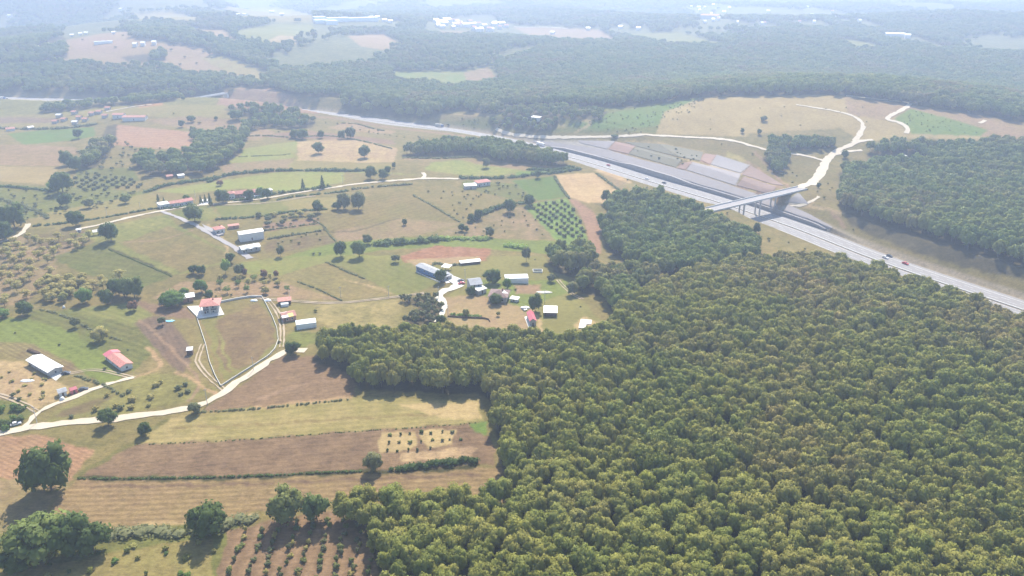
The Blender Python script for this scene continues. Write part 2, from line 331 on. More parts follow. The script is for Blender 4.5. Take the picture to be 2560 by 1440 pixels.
FIELDS = [ # (colour, second colour, row, polygon in the picture)
 # --- far left and far middle
 ('pink', 'olive', None, [(-300, 100), (60, 90), (170, 150), (120, 165), (-300, 200)]),
 ('pink', 'dry', None, [(165, 100), (250, 85), (430, 70), (560, 75), (600, 110), (520, 140), (650, 180), (640, 200), (520, 190), (450, 185), (420, 165), (300, 165), (200, 160), (30, 165), (170, 130)]),
 ('soil', 'pink', None, [(170, 100), (240, 92), (330, 105), (300, 130), (200, 130)]),
 ('dry', 'yg', None, [(500, 145), (560, 140), (640, 170), (655, 195), (580, 185)]),
 ('yg', 'green', None, [(580, 80), (680, 60), (780, 62), (790, 80), (700, 95), (680, 110), (600, 100)]),
 ('yg', 'dry', None, [(320, 35), (430, 28), (500, 45), (480, 60), (350, 50)]),
 ('dry', 'yg', None, [(560, 22), (690, 18), (790, 38), (780, 55), (700, 55), (600, 50)]),
 ('dry', 'pale', None, [(640, 115), (700, 88), (740, 90), (740, 110)]),
 ('pink', 'dry', None, [(870, 90), (960, 85), (1010, 115), (960, 125), (900, 115)]), ('pink', 'dry', None, [(1080, 78), (1180, 78), (1160, 95), (1100, 92)]),
 ('pink', 'dry', None, [(1280, 68), (1420, 70), (1500, 75), (1560, 108), (1380, 105), (1320, 85)]), ('yg', 'green', None, [(1560, 85), (1700, 80), (1820, 115), (1800, 128), (1620, 108)]),
 ('yg', 'bright', None, [(975, 180), (1150, 177), (1225, 166), (1240, 195), (1248, 208), (1180, 212), (1120, 222), (1090, 210), (1000, 203)]), ('dry', 'pink', None, [(1160, 180), (1222, 167), (1248, 207), (1120, 221), (1105, 212), (1165, 205)]),
 ('orange', 'dry', None, [(2310, 108), (2400, 130), (2340, 132)]), ('yg', 'green', None, [(2070, 92), (2160, 105), (2240, 128), (2140, 130)]),
 ('olive', 'yg', None, [(-300, 250), (330, 252), (450, 248), (560, 240), (650, 235), (760, 280), (560, 280), (-300, 310)]),
 # --- red cutting under the small overpass
 ('redcut', 'pink', None, [(540, 262), (562, 232), (600, 220), (690, 220), (765, 262), (800, 285), (700, 280), (620, 275)]),
 ('olive', 'dry', None, [(735, 240), (850, 238), (858, 262), (800, 276)]),
 # --- left middle
 ('yg', 'dry', None, [(180, 280), (340, 262), (560, 262), (600, 290), (480, 300), (320, 285), (250, 300)]),
 ('orange', 'dry', None, [(335, 262), (400, 252), (410, 262), (350, 270)]),
 ('dry', 'yg', None, [(0, 290), (170, 282), (250, 300), (200, 315), (0, 318)]), ('grey', 'soil', None, [(-200, 290), (160, 295), (150, 305), (-200, 312)]),
 ('pink', 'dry', None, [(360, 300), (480, 290), (600, 300), (690, 330), (640, 352), (560, 345), (500, 325), (400, 310)]),
 ('bright', 'green', None, [(20, 335), (110, 325), (235, 318), (240, 340), (190, 350), (60, 362)]),
 ('dry', 'pink', None, [(-200, 362), (60, 362), (190, 368), (195, 385), (150, 415), (-200, 410)]),
 ('straw', 'dry', None, [(-200, 412), (150, 418), (135, 440), (110, 462), (-200, 440)]),
 ('red', 'pink', ((290, 340), (480, 350), 9, .08), [(290, 312), (480, 330), (495, 372), (380, 372), (282, 362), (278, 330)]),
 ('dry', 'olive', None, [(285, 362), (380, 380), (400, 395), (340, 400), (290, 390)]),
 ('olive', 'green', None, [(190, 420), (330, 420), (350, 450), (250, 480), (190, 475)]), ('green', 'olive', None, [(-200, 460), (120, 465), (380, 480), (380, 500), (200, 540), (-200, 560)]),
 ('pink', 'dry', None, [(815, 320), (870, 305), (990, 328), (980, 335), (890, 330)]), ('pink', 'brown', None, [(640, 340), (760, 325), (980, 350), (990, 362), (860, 350), (700, 345)]),
 ('pink', 'straw', None, [(740, 352), (880, 347), (995, 370), (985, 405), (900, 408), (740, 418), (745, 380)]), ('yg', 'lime', None, [(610, 372), (745, 352), (740, 385), (725, 405), (640, 405), (560, 425), (545, 408), (600, 390)]),
 ('pink', 'olive', None, [(545, 412), (735, 395), (725, 425), (700, 430), (560, 435)]), ('yg', 'dry', None, [(735, 400), (990, 410), (985, 425), (720, 428)]),
 ('yg', 'lime', None, [(385, 478), (560, 450), (700, 430), (900, 425), (1075, 440), (990, 450), (860, 455), (760, 475), (690, 478), (600, 470), (470, 485)]),
 ('dry', 'olive', None, [(860, 430), (1075, 440), (1050, 447), (860, 455)]),
 ('olive', 'pink', None, [(1000, 395), (1200, 398), (1330, 400), (1310, 425), (1060, 415)]), ('lime', 'yg', None, [(1080, 405), (1190, 398), (1330, 425), (1250, 440), (1160, 438), (1060, 425)]),
 ('pink', 'dry', None, [(1145, 396), (1240, 403), (1420, 415), (1310, 426), (1190, 410)]), ('bright', 'lime', None, [(1290, 430), (1430, 417), (1450, 424), (1390, 434), (1290, 440)]),
 ('yg', 'dry', ((70, 560), (390, 480), 5, .05), [(68, 572), (100, 535), (385, 480), (400, 510), (395, 525), (250, 550), (150, 568)]),
 ('green', 'yg', None, [(425, 530), (520, 512), (550, 540), (520, 552), (470, 552)]), ('yg', 'green', None, [(535, 515), (700, 500), (725, 525), (690, 535), (555, 545)]),
 ('olive', 'dry', None, [(560, 550), (800, 530), (820, 555), (780, 560), (670, 560)]), ('yg', 'dry', None, [(695, 500), (880, 490), (870, 530), (780, 535), (730, 527)]),
 ('dry', 'olive', ((780, 540), (1010, 480), 6, .07), [(780, 550), (890, 495), (1015, 475), (1060, 500), (1150, 555), (1060, 580), (930, 600), (840, 605)]),
 ('pink', 'olive', None, [(830, 580), (1000, 545), (1150, 558), (1060, 585), (930, 602), (845, 605)]),
 ('pink', 'brown', None, [(655, 560), (790, 545), (800, 560), (670, 578)]), ('yg', 'olive', None, [(670, 580), (810, 562), (800, 575), (670, 592)]), ('brown', 'olive', ((680, 620), (820, 590), 6, .07), [(665, 605), (805, 580), (835, 606), (700, 632), (660, 632)]),
 ('dry', 'olive', None, [(1040, 478), (1200, 468), (1290, 490), (1320, 505), (1200, 545), (1160, 548)]), ('olive', 'green', None, [(1160, 450), (1290, 460), (1345, 500), (1290, 500), (1150, 470)]),
 ('olive', 'pink', None, [(1160, 560), (1240, 530), (1310, 515), (1400, 600), (1300, 600), (1090, 585)]), ('lime', 'green', None, [(700, 645), (840, 605), (1090, 590), (1420, 605), (1430, 640), (1250, 625), (1090, 618), (960, 625), (850, 640)]),
 ('bright', 'green', None, [(1280, 452), (1390, 440), (1418, 492), (1345, 502)]), ('tan', 'pale', ((1420, 440), (1480, 505), 12, .04), [(1387, 437), (1485, 432), (1553, 488), (1535, 506), (1470, 508), (1418, 490)]),
 ('yg', 'pink', None, [(1485, 430), (1520, 430), (1600, 465), (1555, 480)]), ('bright', 'lime', ((1330, 520), (1440, 600), 5.5, .12), [(1308, 513), (1418, 494), (1462, 575), (1475, 640), (1400, 612)]),
 ('redcut', 'soil', None, [(1420, 497), (1442, 500), (1485, 530), (1500, 560), (1503, 635), (1480, 632), (1462, 560), (1440, 520)]),
 # --- left, houses and orchards
 ('olive', 'dry', None, [(-200, 600), (200, 580), (420, 545), (600, 645), (600, 700), (400, 760), (-200, 800)]),
 ('pink', 'olive', None, [(-200, 600), (60, 590), (200, 583), (240, 590), (135, 650), (150, 690), (60, 760), (-200, 780)]),
 ('brown', 'olive', ((60, 600), (220, 575), 5, .1), [(60, 590), (200, 575), (245, 592), (120, 622), (60, 610)]),
 ('green', 'yg', ((270, 560), (560, 680), 7, .07), [(200, 585), (290, 560), (420, 535), (440, 560), (590, 640), (560, 660), (430, 690), (275, 622)]),
 ('olive', 'dry', ((270, 560), (560, 680), 7, .05), [(300, 610), (420, 565), (590, 640), (560, 655), (450, 680)]),
 ('green', 'olive', ((150, 650), (400, 690), 7, .08), [(130, 645), (245, 602), (275, 622), (435, 690), (350, 720), (200, 680)]),
 ('yg', 'lime', None, [(600, 655), (700, 645), (850, 636), (1000, 640), (830, 660), (700, 690), (590, 680)]), ('dry', 'olive', ((700, 680), (860, 750), 5, .06), [(690, 690), (820, 655), (990, 735), (860, 752), (700, 706)]),
 ('yg', 'green', ((880, 660), (1010, 730), 6, .05), [(825, 655), (1000, 640), (1105, 700), (1090, 712), (1000, 742), (925, 700)]), ('pink', 'dry', None, [(450, 705), (700, 705), (860, 750), (760, 748), (660, 742), (520, 740), (440, 760), (380, 745)]),
 ('olive', 'straw', None, [(795, 758), (1005, 748), (1000, 830), (850, 835), (790, 800)]), ('olive', 'dry', None, [(1005, 735), (1095, 740), (1115, 790), (1080, 830), (1000, 815)]),
 ('rust', 'redcut', ((1010, 640), (1230, 625), 3, .12), [(1000, 640), (1090, 614), (1230, 622), (1215, 652), (1100, 668), (1010, 655)]), ('straw', 'pink', None, [(1010, 650), (1200, 640), (1180, 655), (1040, 668)]),
 ('yg', 'olive', None, [(1010, 665), (1215, 655), (1230, 640), (1360, 640), (1430, 700), (1440, 735), (1500, 800), (1480, 840), (1330, 840), (1100, 830), (1110, 745), (1160, 710), (1100, 690)]),
 ('lime', 'green', None, [(1180, 700), (1420, 700), (1430, 730), (1300, 770), (1200, 740)]), ('straw', 'pink', None, [(1110, 745), (1190, 735), (1310, 770), (1330, 825), (1120, 815)]), ('pink', 'soil', None, [(1285, 712), (1352, 710), (1352, 735), (1290, 736)]),
 ('pale', 'straw', None, [(1430, 815), (1460, 790), (1500, 810), (1480, 835)]),
 ('dry', 'olive', None, [(365, 755), (480, 765), (500, 800), (545, 975), (530, 980), (440, 940), (420, 800)]), ('pink', 'brown', None, [(340, 752), (470, 770), (490, 800), (400, 790), (340, 770)]),
 ('yg', 'green', ((240, 760), (370, 800), 4, .12), [(160, 775), (330, 755), (378, 790), (330, 810), (200, 800)]),
 ('olive', 'green', ((60, 790), (330, 880), 4.5, .13), [(60, 775), (160, 775), (330, 812), (400, 870), (330, 930), (240, 880), (60, 800)]),
 ('lime', 'green', ((0, 820), (260, 960), 5, .08), [(-200, 800), (60, 795), (180, 830), (260, 880), (310, 950), (240, 965), (130, 890), (-200, 835)]),
 ('brown', 'yg', ((0, 850), (220, 960), 2.6, .16), [(-200, 838), (80, 860), (170, 900), (250, 962), (215, 968), (120, 905), (-200, 865)]),
 ('pink', 'straw', None, [(-200, 890), (60, 905), (130, 950), (200, 975), (120, 1010), (90, 1025), (-200, 960)]), ('green', 'olive', None, [(-200, 990), (60, 1000), (80, 1030), (40, 1070), (-200, 1080)]),
 ('grey', 'brown', ((400, 800), (470, 920), 3, .08), [(335, 808), (370, 795), (415, 790), (465, 850), (478, 905), (455, 930), (430, 920)]),
 ('olive', 'yg', None, [(260, 960), (340, 935), (440, 935), (545, 970), (480, 1000), (300, 1040), (110, 1055), (180, 1000)]), ('brown', 'olive', None, [(120, 1045), (230, 1000), (300, 985), (220, 1030)]),
 ('yg', 'olive', None, [(490, 790), (560, 790), (665, 750), (690, 800), (698, 865), (640, 915), (550, 960), (520, 880)]), ('brown', 'dry', None, [(540, 800), (650, 755), (680, 800), (690, 850), (640, 905), (570, 935), (545, 880)]),
 ('yg', 'dry', None, [(700, 755), (790, 765), (790, 850), (740, 870), (720, 840)]), ('olive', 'lime', None, [(700, 860), (760, 870), (800, 850), (790, 830), (730, 830)]),
 # --- foreground strips
 ('red', 'soil', ((0, 1110), (180, 1190), 2.2, .12), [(-400, 1100), (100, 1088), (235, 1125), (182, 1200), (60, 1200), (-400, 1160)]),
 ('pink', 'olive', ((0, 1190), (90, 1290), 5, .06), [(-400, 1170), (60, 1203), (180, 1202), (100, 1290), (60, 1325), (-400, 1400)]),
 ('brown', 'soil', ((330, 1150), (1100, 1080), 3.2, .07), [(205, 1190), (320, 1112), (560, 1102), (1195, 1056), (1230, 1100), (1240, 1160), (900, 1178), (560, 1190)]),
 ('yg', 'straw', ((400, 1080), (1190, 1020), 4, .08), [(330, 1110), (420, 1048), (490, 1035), (870, 992), (1200, 1000), (1205, 1054), (560, 1100)]), ('straw', 'pale', None, [(1000, 1010), (1200, 1005), (1200, 1050), (1100, 1045)]),
 ('bright', 'lime', None, [(1170, 1060), (1215, 1055), (1220, 1090), (1190, 1080)]), ('soil', 'brown', ((640, 980), (870, 950), 3, .06), [(505, 1028), (600, 965), (700, 890), (790, 890), (890, 940), (890, 988), (640, 1018)]),
 ('straw', 'pale', None, [(948, 1084), (1000, 1078), (1043, 1080), (1040, 1112), (1020, 1126), (950, 1131)]), ('pale', 'straw', None, [(1052, 1080), (1090, 1072), (1138, 1074), (1132, 1112), (1070, 1120), (1056, 1104)]), ('pink', 'pale', None, [(1000, 1135), (1190, 1115), (1180, 1145), (1010, 1155)]),
 ('soil', 'dry', ((200, 1230), (1200, 1190), 3.0, .15), [(185, 1200), (560, 1196), (900, 1182), (1290, 1165), (1290, 1260), (830, 1250), (560, 1293), (270, 1332), (60, 1330), (110, 1290)]),
 ('green', 'olive', None, [(-400, 1345), (60, 1335), (270, 1335), (560, 1298), (600, 1300), (545, 1600), (-400, 1600)]),
 ('dry', 'yg', None, [(-50, 1400), (200, 1405), (330, 1370), (530, 1345), (545, 1600), (-50, 1600)]),
 ('soil', 'brown', ((700, 1300), (660, 1440), 5.6, .16), [(565, 1330), (690, 1298), (850, 1270), (960, 1340), (990, 1600), (520, 1600)]),
 # --- right of the highway: hill, benches, shotcrete
 ('dry', 'olive', None, [(1240, 330), (1500, 340), (1760, 340), (1990, 380), (2060, 400), (2060, 470), (1990, 475), (1880, 420), (1640, 350), (1340, 350)]),
 ('green', 'olive', None, [(1060, 310), (1250, 275), (1500, 270), (1780, 240), (1700, 300), (1640, 335), (1300, 330)]), ('bright', 'green', None, [(1420, 315), (1510, 285), (1780, 240), (1700, 275), (1640, 315), (1500, 325)]),
 ('pink', 'yg', None, [(1060, 306), (1110, 287), (1230, 280), (1240, 288), (1130, 305)]), ('straw', 'yg', None, [(1320, 308), (1400, 300), (1420, 318), (1330, 322)]),
 ('straw', 'dry', None, [(1640, 335), (1660, 280), (1770, 238), (1950, 233), (2110, 235), (2300, 262), (2560, 308), (2900, 380), (2900, 420), (2500, 350), (2300, 345), (2190, 352), (2080, 360), (1930, 345), (1760, 338)]),
 ('pink', 'dry', None, [(2110, 236), (2300, 262), (2560, 308), (2900, 380), (2900, 420), (2460, 345), (2290, 280), (2200, 300), (2120, 285)]),
 ('olive', 'dry', None, [(1870, 335), (2100, 320), (2140, 345), (2080, 400), (2060, 400), (1900, 372), (1860, 350)]),
 ('bright', 'lime', None, [(2235, 295), (2275, 272), (2380, 298), (2470, 325), (2450, 340), (2280, 335)]), ('olive', 'dry', None, [(2060, 420), (2100, 395), (2150, 380), (2190, 400), (2110, 430), (2060, 560), (2000, 560), (1990, 500)]),
 ('dry', 'olive', None, [(2010, 470), (2100, 430), (2100, 540), (2230, 650), (2560, 720), (2900, 850), (2900, 900), (2560, 745), (2214, 632), (2085, 580), (2060, 560), (2000, 520)]),
 ('shot', 'shot2', ((1520, 385), (1850, 490), 3.2, .05), [(1305, 351), (1345, 350), (1445, 352), (1537, 353), (1519, 375), (1600, 398), (1714, 426), (1880, 482), (1930, 505), (1955, 540), (1847, 502), (1750, 478), (1660, 448), (1520, 405), (1425, 380)]),
 ('redcut', 'pink', None, [(1537, 354), (1587, 364), (1570, 386), (1519, 375)]), ('olive', 'dry', None, [(1587, 365), (1730, 402), (1690, 421), (1570, 386)]), ('olive', 'dry', None, [(1560, 354), (1665, 362), (1785, 385), (1750, 402), (1615, 372)]),
 ('redcut', 'pink', None, [(1705, 407), (1732, 404), (1714, 427), (1688, 421)]), ('redcut', 'pink', None, [(1752, 385), (1797, 388), (1775, 413), (1748, 403)]),
 ('shot', 'shot2', ((1520, 385), (1850, 490), 3.2, .05), [(1732, 405), (1775, 414), (1792, 387), (1874, 413), (1852, 435), (1840, 467), (1800, 455), (1714, 427)]),
 ('redcut', 'grey', ((1860, 430), (1900, 410), 5, .15), [(1876, 413), (1962, 465), (1935, 463), (1852, 436)]), ('yg', 'straw', None, [(1820, 377), (1857, 395), (1876, 411), (1813, 392)]),
 ('redcut', 'grey', ((1870, 470), (1930, 450), 5, .18), [(1858, 441), (1942, 467), (1930, 487), (1890, 486), (1840, 466)]), ('straw', 'yg', None, [(1865, 475), (1925, 455), (1940, 462), (1885, 482)]),
 ('pink', 'dry', None, [(1930, 500), (1960, 480), (1975, 512), (1945, 530)]),
 ('shot', 'shot2', ((1980, 530), (2075, 575), 3.2, .05), [(1955, 540), (1950, 520), (1972, 510), (2082, 570), (2070, 581)]), ('shot', 'shot2', None, [(1993, 483), (2022, 512), (1984, 516), (1965, 505)]),
 ('olive', 'dry', None, [(1440, 405), (1560, 445), (1680, 480), (1851, 545), (1905, 567), (2080, 632), (2080, 660), (1900, 615), (1760, 540), (1640, 470), (1500, 425)]),
 ('pale', 'tan', None, [(1480, 424), (1510, 424), (1582, 455), (1575, 460)]),
]
PALE_LINES = [([(640, 1290), (400, 1310), (250, 1325), (120, 1318)], 1.0, 'pale'), ([(230, 1215), (560, 1212), (900, 1198), (1200, 1185)], .7, 'brown'), ([(470, 1000), (500, 960), (440, 880), (350, 800)], .8, 'pink'), ([(520, 560), (560, 600), (570, 640)], .8, 'pale'), ([(0, 905), (60, 930), (110, 990)], .8, 'pale'), ([(430, 1070), (700, 1058), (1100, 1035)], .7, 'dry'), ([(860, 700), (930, 715), (985, 735)], .7, 'pale'), ([(480, 575), (400, 600), (300, 605)], .8, 'pink'), ([(640, 1000), (760, 960), (850, 950)], .8, 'pink'), ([(545, 820), (560, 880), (585, 930)], .8, 'yg'), ([(730, 380), (742, 395), (725, 415)], 2, 'yg'),
 ([(1519, 375), (1600, 398), (1714, 427), (1880, 481)], 1.6, 'pale'), ([(1587, 364), (1732, 404), (1852, 435), (1940, 465), (1960, 478)], 2.2, 'pale'), ([(1560, 354), (1640, 358), (1760, 380)], 1.5, 'pale'),
              ([(1960, 478), (1900, 425), (1868, 405)], 2.5, 'pink'), ([(1885, 378), (1930, 425), (1975, 470)], 2.5, 'pink'), ([(560, 228), (620, 230), (720, 234)], 3, 'pale'), ([(555, 245), (640, 246), (730, 252), (780, 272)], 3, 'pale'),
              ([(2130, 540), (2060, 520), (2010, 515), (2030, 505)], 2.2, 'pale'), ([(2080, 530), (2115, 570)], 2, 'pink'), ([(500, 800), (530, 880), (555, 955)], 1.2, 'dry'), ([(370, 870), (398, 905), (395, 925), (330, 945)], 1.3, 'tan'),
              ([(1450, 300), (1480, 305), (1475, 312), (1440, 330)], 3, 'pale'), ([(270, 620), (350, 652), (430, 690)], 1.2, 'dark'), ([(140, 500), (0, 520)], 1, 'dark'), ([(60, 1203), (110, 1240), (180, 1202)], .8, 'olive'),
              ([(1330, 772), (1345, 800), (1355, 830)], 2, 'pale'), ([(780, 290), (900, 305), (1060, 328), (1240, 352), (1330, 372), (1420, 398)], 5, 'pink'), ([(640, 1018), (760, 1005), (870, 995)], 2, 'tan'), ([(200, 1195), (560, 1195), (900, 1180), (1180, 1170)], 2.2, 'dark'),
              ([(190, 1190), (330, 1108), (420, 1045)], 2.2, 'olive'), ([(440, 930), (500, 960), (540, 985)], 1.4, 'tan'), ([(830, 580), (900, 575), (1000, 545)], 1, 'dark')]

# ------------------------------------------------------------------ ground sheet
vs = np.concatenate([np.arange(2000, 720, -2.4), np.arange(720, -8, -1.2)])
ys = H / np.tan(PITCH + np.arctan((vs - 720) / FPX)); ys = np.concatenate([[-400, -150, 0, 60, 100], ys, ys[-1] * np.cumprod(np.full(18, 1.045))])
us = np.concatenate([np.linspace(-1400, -520, 60), np.arange(-510, 3080, 2.3), np.linspace(3090, 3960, 60)])
YY, UU = np.meshgrid(ys, us, indexing='ij'); YD = np.maximum(YY, 130)
GX = (UU - 1280) / FPX * (YD * CP + H * SP) * 1.0; GY = YY
nr, nc = GX.shape; gx, gy = GX.ravel(), GY.ravel()
gz = np.concatenate([ter(gx[i:i + 200000], gy[i:i + 200000]) for i in range(0, len(gx), 200000)])
COLA = np.tile(np.array(K['olive'], np.float32), (len(gx), 1)); COLB = np.tile(np.array(K['dry'], np.float32), (len(gx), 1)); ROW = np.zeros((len(gx), 3), np.float32); TEX = np.full(len(gx), .85, np.float32)
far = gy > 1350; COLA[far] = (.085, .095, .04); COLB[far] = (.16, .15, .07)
jx = 1.1 * np.sin(gy * .31 + 3 * np.sin(gx * .11)) + .6 * np.sin(gx * .9 + gy * .7); jy = 1.1 * np.sin(gx * .29 + 3 * np.sin(gy * .13)) + .6 * np.sin(gx * .8 - gy)
qx, qy = gx + jx * .6, gy + jy * .6
def inside(poly, x, y):
    m = np.zeros(x.shape, bool); n = len(poly); j = n - 1
    for i in range(n):
        xi, yi = poly[i]; xj, yj = poly[j]; c = (yi > y) != (yj > y)
        with np.errstate(divide='ignore', invalid='ignore'): m ^= c & (x < (xj - xi) * (y - yi) / (yj - yi + 1e-12) + xi)
        j = i
    return m
def sel(poly, sharp=False):
    qx, qy = (gx, gy) if sharp else (globals()['qx'], globals()['qy'])
    lo, hi = poly.min(0), poly.max(0); k = np.nonzero((qx > lo[0]) & (qx < hi[0]) & (qy > lo[1]) & (qy < hi[1]))[0]
    return k[inside(poly, qx[k], qy[k])]
def dens(uv, n=3):
    uv = np.array(uv, float); nx = np.roll(uv, -1, 0); return np.vstack([uv + (nx - uv) * (i / n) for i in range(n)]).reshape(n, -1, 2).transpose(1, 0, 2).reshape(-1, 2)
fr = random.Random(5)
for a, b2, rowspec, uv in FIELDS:
    poly = P(dens(uv)); k = sel(poly, a in ('shot', 'redcut')); t1 = fr.uniform(.93, 1.07)
    TEX[k] = .5 if a == 'shot' else .6 if a in ('straw', 'tan', 'bright', 'yg') else .85; COLA[k] = np.array(K[a]) * t1; COLB[k] = np.array(K[b2]) * t1
    ROW[k] = row(rowspec[0], rowspec[1], rowspec[2], rowspec[3]) if rowspec else (0, 0, 0)
kk = np.nonzero((gy > 380) & (gy < 1350) & (np.abs(gx) < 1000))[0]; hd = np.abs(hwy_dist(gx[kk], gy[kk])); kk = kk[(hd > 15) & (hd < 23.5) & (TEX[kk] > .51)]
COLA[kk] = (.30, .235, .16); COLB[kk] = (.24, .2, .125); ROW[kk] = 0      # bare shoulders of the highway
def seg_dist(L, x, y):
    best = np.full(x.shape, 1e9)
    for (ax, ay), (bx, by) in zip(L[:-1], L[1:]):
        dx, dy = bx - ax, by - ay; t_ = np.clip(((x - ax) * dx + (y - ay) * dy) / (dx * dx + dy * dy + 1e-9), 0, 1)
        best = np.minimum(best, np.hypot(x - ax - t_ * dx, y - ay - t_ * dy))
    return best
def near_line(L, wd):
    lo, hi = L.min(0) - wd, L.max(0) + wd; k = np.nonzero((qx > lo[0]) & (qx < hi[0]) & (qy > lo[1]) & (qy < hi[1]))[0]
    return k[seg_dist(L, qx[k], qy[k]) < wd]
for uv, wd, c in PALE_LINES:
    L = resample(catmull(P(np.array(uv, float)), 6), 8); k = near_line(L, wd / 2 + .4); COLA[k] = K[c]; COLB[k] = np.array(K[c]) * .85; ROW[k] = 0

# ------------------------------------------------------------------ woods (ground areas)
WOODS = [ # polygon, spacing, radius range, height range, kind
 ('near', [(775, 902), (800, 880), (870, 850), (960, 850), (1010, 852), (1100, 855), (1300, 864), (1420, 870), (1500, 852), (1535, 805), (1600, 748), (1700, 705), (1880, 666), (2060, 668), (2180, 692), (2330, 738), (2470, 792),
           (2620, 850), (3200, 1100), (3200, 1900), (960, 1900), (950, 1430), (925, 1350), (850, 1300), (838, 1275), (960, 1266), (1250, 1266), (1285, 1240), (1262, 1190), (1245, 1100), (1232, 1005), (1190, 985), (900, 975), (868, 930)], 6.2, (2.7, 5.8), (10, 14.5), 0),
 ('ravine', [(1520, 525), (1562, 502), (1640, 500), (1700, 522), (1745, 545), (1850, 585), (1900, 612), (1890, 660), (1650, 700), (1560, 660), (1515, 622), (1505, 570)], 7.5, (3.6, 6.0), (11, 16), 1),
 ('clump', [(1365, 650), (1440, 640), (1485, 650), (1480, 680), (1430, 695), (1385, 680)], 8.5, (4, 6), (13, 18), 1),
 ('belt', [(1445, 712), (1500, 690), (1600, 690), (1650, 700), (1600, 745), (1535, 795), (1515, 745), (1455, 735)], 7.5, (3.5, 6), (11, 15), 1),
 ('right', [(2098, 430), (2180, 420), (2300, 415), (2420, 385), (3200, 380), (3200, 930), (2700, 745), (2560, 700), (2400, 665), (2300, 636), (2200, 598), (2130, 565), (2098, 520)], 8.3, (4.2, 6.4), (12, 17), 1),
 ('hill1', [(2175, 376), (2240, 362), (2430, 368), (2500, 360), (3000, 380), (3000, 400), (2420, 400), (2300, 398), (2170, 392)], 8, (3.8, 5.6), (10, 14), 1),
 ('hill2', [(1925, 356), (2080, 356), (2087, 371), (1970, 379), (1968, 400), (1962, 430), (1940, 435), (1905, 398), (1915, 380)], 6.5, (3, 4.6), (8, 12), 1),
 ('mid', [(1002, 388), (1100, 367), (1232, 367), (1330, 387), (1415, 407), (1420, 418), (1245, 406), (1190, 388), (1010, 391)], 7.5, (4, 6), (12, 16), 1),
 ('mid2', [(555, 272), (690, 272), (788, 303), (780, 320), (700, 325), (650, 318), (610, 345), (600, 320), (640, 300)], 11.5, (4, 7), (9, 15), 1),
 ('belt2', [(350, 400), (440, 388), (490, 372), (540, 345), (560, 330), (620, 345), (600, 385), (560, 412), (520, 438), (440, 442), (370, 442), (340, 415)], 12.5, (4, 8), (8, 16), 1),
 ('belt3', [(268, 315), (292, 310), (290, 350), (270, 395), (235, 420), (205, 425), (200, 400), (240, 370)], 11, (5, 8), (11, 16), 1),
 ('belt4', [(480, 332), (520, 340), (555, 350), (545, 372), (490, 372)], 9, (4, 6), (8, 12), 1), ('saplings', [(1050, 770), (1003, 752), (1020, 745), (1090, 745), (1110, 785), (1090, 815), (1005, 815)], 5.5, (2, 3.2), (4, 7), 2),
 ('center', [(690, 228), (760, 245), (850, 240), (862, 285), (1000, 294), (1060, 298), (1130, 278), (1240, 285), (1260, 272), (1400, 264), (1560, 270), (1780, 241), (2110, 239), (2280, 263), (2560, 306), (3000, 390), (3000, 150),
             (2560, 140), (1700, 120), (1400, 112), (1240, 165), (1252, 212), (1120, 226), (1080, 215), (990, 207), (970, 180), (900, 165), (720, 180), (650, 205)], 10.5, (5.2, 7.6), (12, 17), 1),
 ('leftfar', [(-300, 165), (0, 170), (250, 160), (330, 170), (450, 187), (560, 192), (650, 207), (660, 225), (600, 218), (540, 236), (440, 246), (330, 250), (200, 238), (160, 232), (-300, 222)], 12, (5, 7.6), (9, 14), 1),
 ('leftedge', [(100, 278), (150, 264), (200, 262), (330, 252), (440, 246), (440, 254), (330, 262), (180, 277), (100, 284)], 12, (5, 7), (9, 13), 1),
 ('cutmid', [(1250, 275), (1400, 268), (1520, 280), (1500, 300), (1400, 300), (1390, 325), (1330, 330), (1230, 318), (1220, 295), (1260, 300)], 10, (3, 5), (6, 11), 1),
 ('band', [(300, 60), (430, 70), (560, 100), (650, 140), (720, 180), (700, 195), (600, 150), (500, 120), (430, 112), (330, 95)], 12.5, (5, 8), (10, 15), 1), ('hillleft', [(-200, 110), (60, 95), (165, 95), (170, 145), (60, 165), (-200, 170)], 12.5, (5, 8), (10, 15), 1),
 ('leftmid', [(300, 143), (410, 128), (415, 150), (330, 160)], 11, (5, 7), (10, 14), 1),
]
PTS = []     # x, y, R, H, type
def scatter(uv, s, rr, hh, typ, seed):
    r = np.random.default_rng(seed); poly = P(dens(uv, 2)); lo, hi = poly.min(0), poly.max(0)
    X, Y = np.meshgrid(np.arange(lo[0], hi[0], s), np.arange(lo[1], hi[1], s * .87)); X = X + (np.arange(X.shape[0])[:, None] % 2) * s / 2
    X = (X + r.uniform(-.36, .36, X.shape) * s).ravel(); Y = (Y + r.uniform(-.36, .36, Y.shape) * s).ravel()
    k = inside(poly, X, Y); X, Y = X[k], Y[k]
    q = r.beta(1.6, 2.2, len(X)); R = rr[0] + (rr[1] - rr[0]) * q; Ht = hh[0] + (hh[1] - hh[0]) * np.clip(q * .7 + r.uniform(0, .4, len(X)), 0, 1)
    return np.stack([X, Y, R, Ht, np.full(len(X), typ)], 1)
NEAR = None
for i, (nm, uv, s, rr, hh, typ) in enumerate(WOODS):
    q = scatter(uv, s, rr, hh, typ, 100 + i); d = hwy_dist(q[:, 0], q[:, 1]); q = q[np.abs(d) > (44 if nm == 'right' else 25)]
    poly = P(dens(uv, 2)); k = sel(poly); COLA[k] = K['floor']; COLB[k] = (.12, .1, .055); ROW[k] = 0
    if nm == 'near': NEAR = q
    else: PTS.append(q)
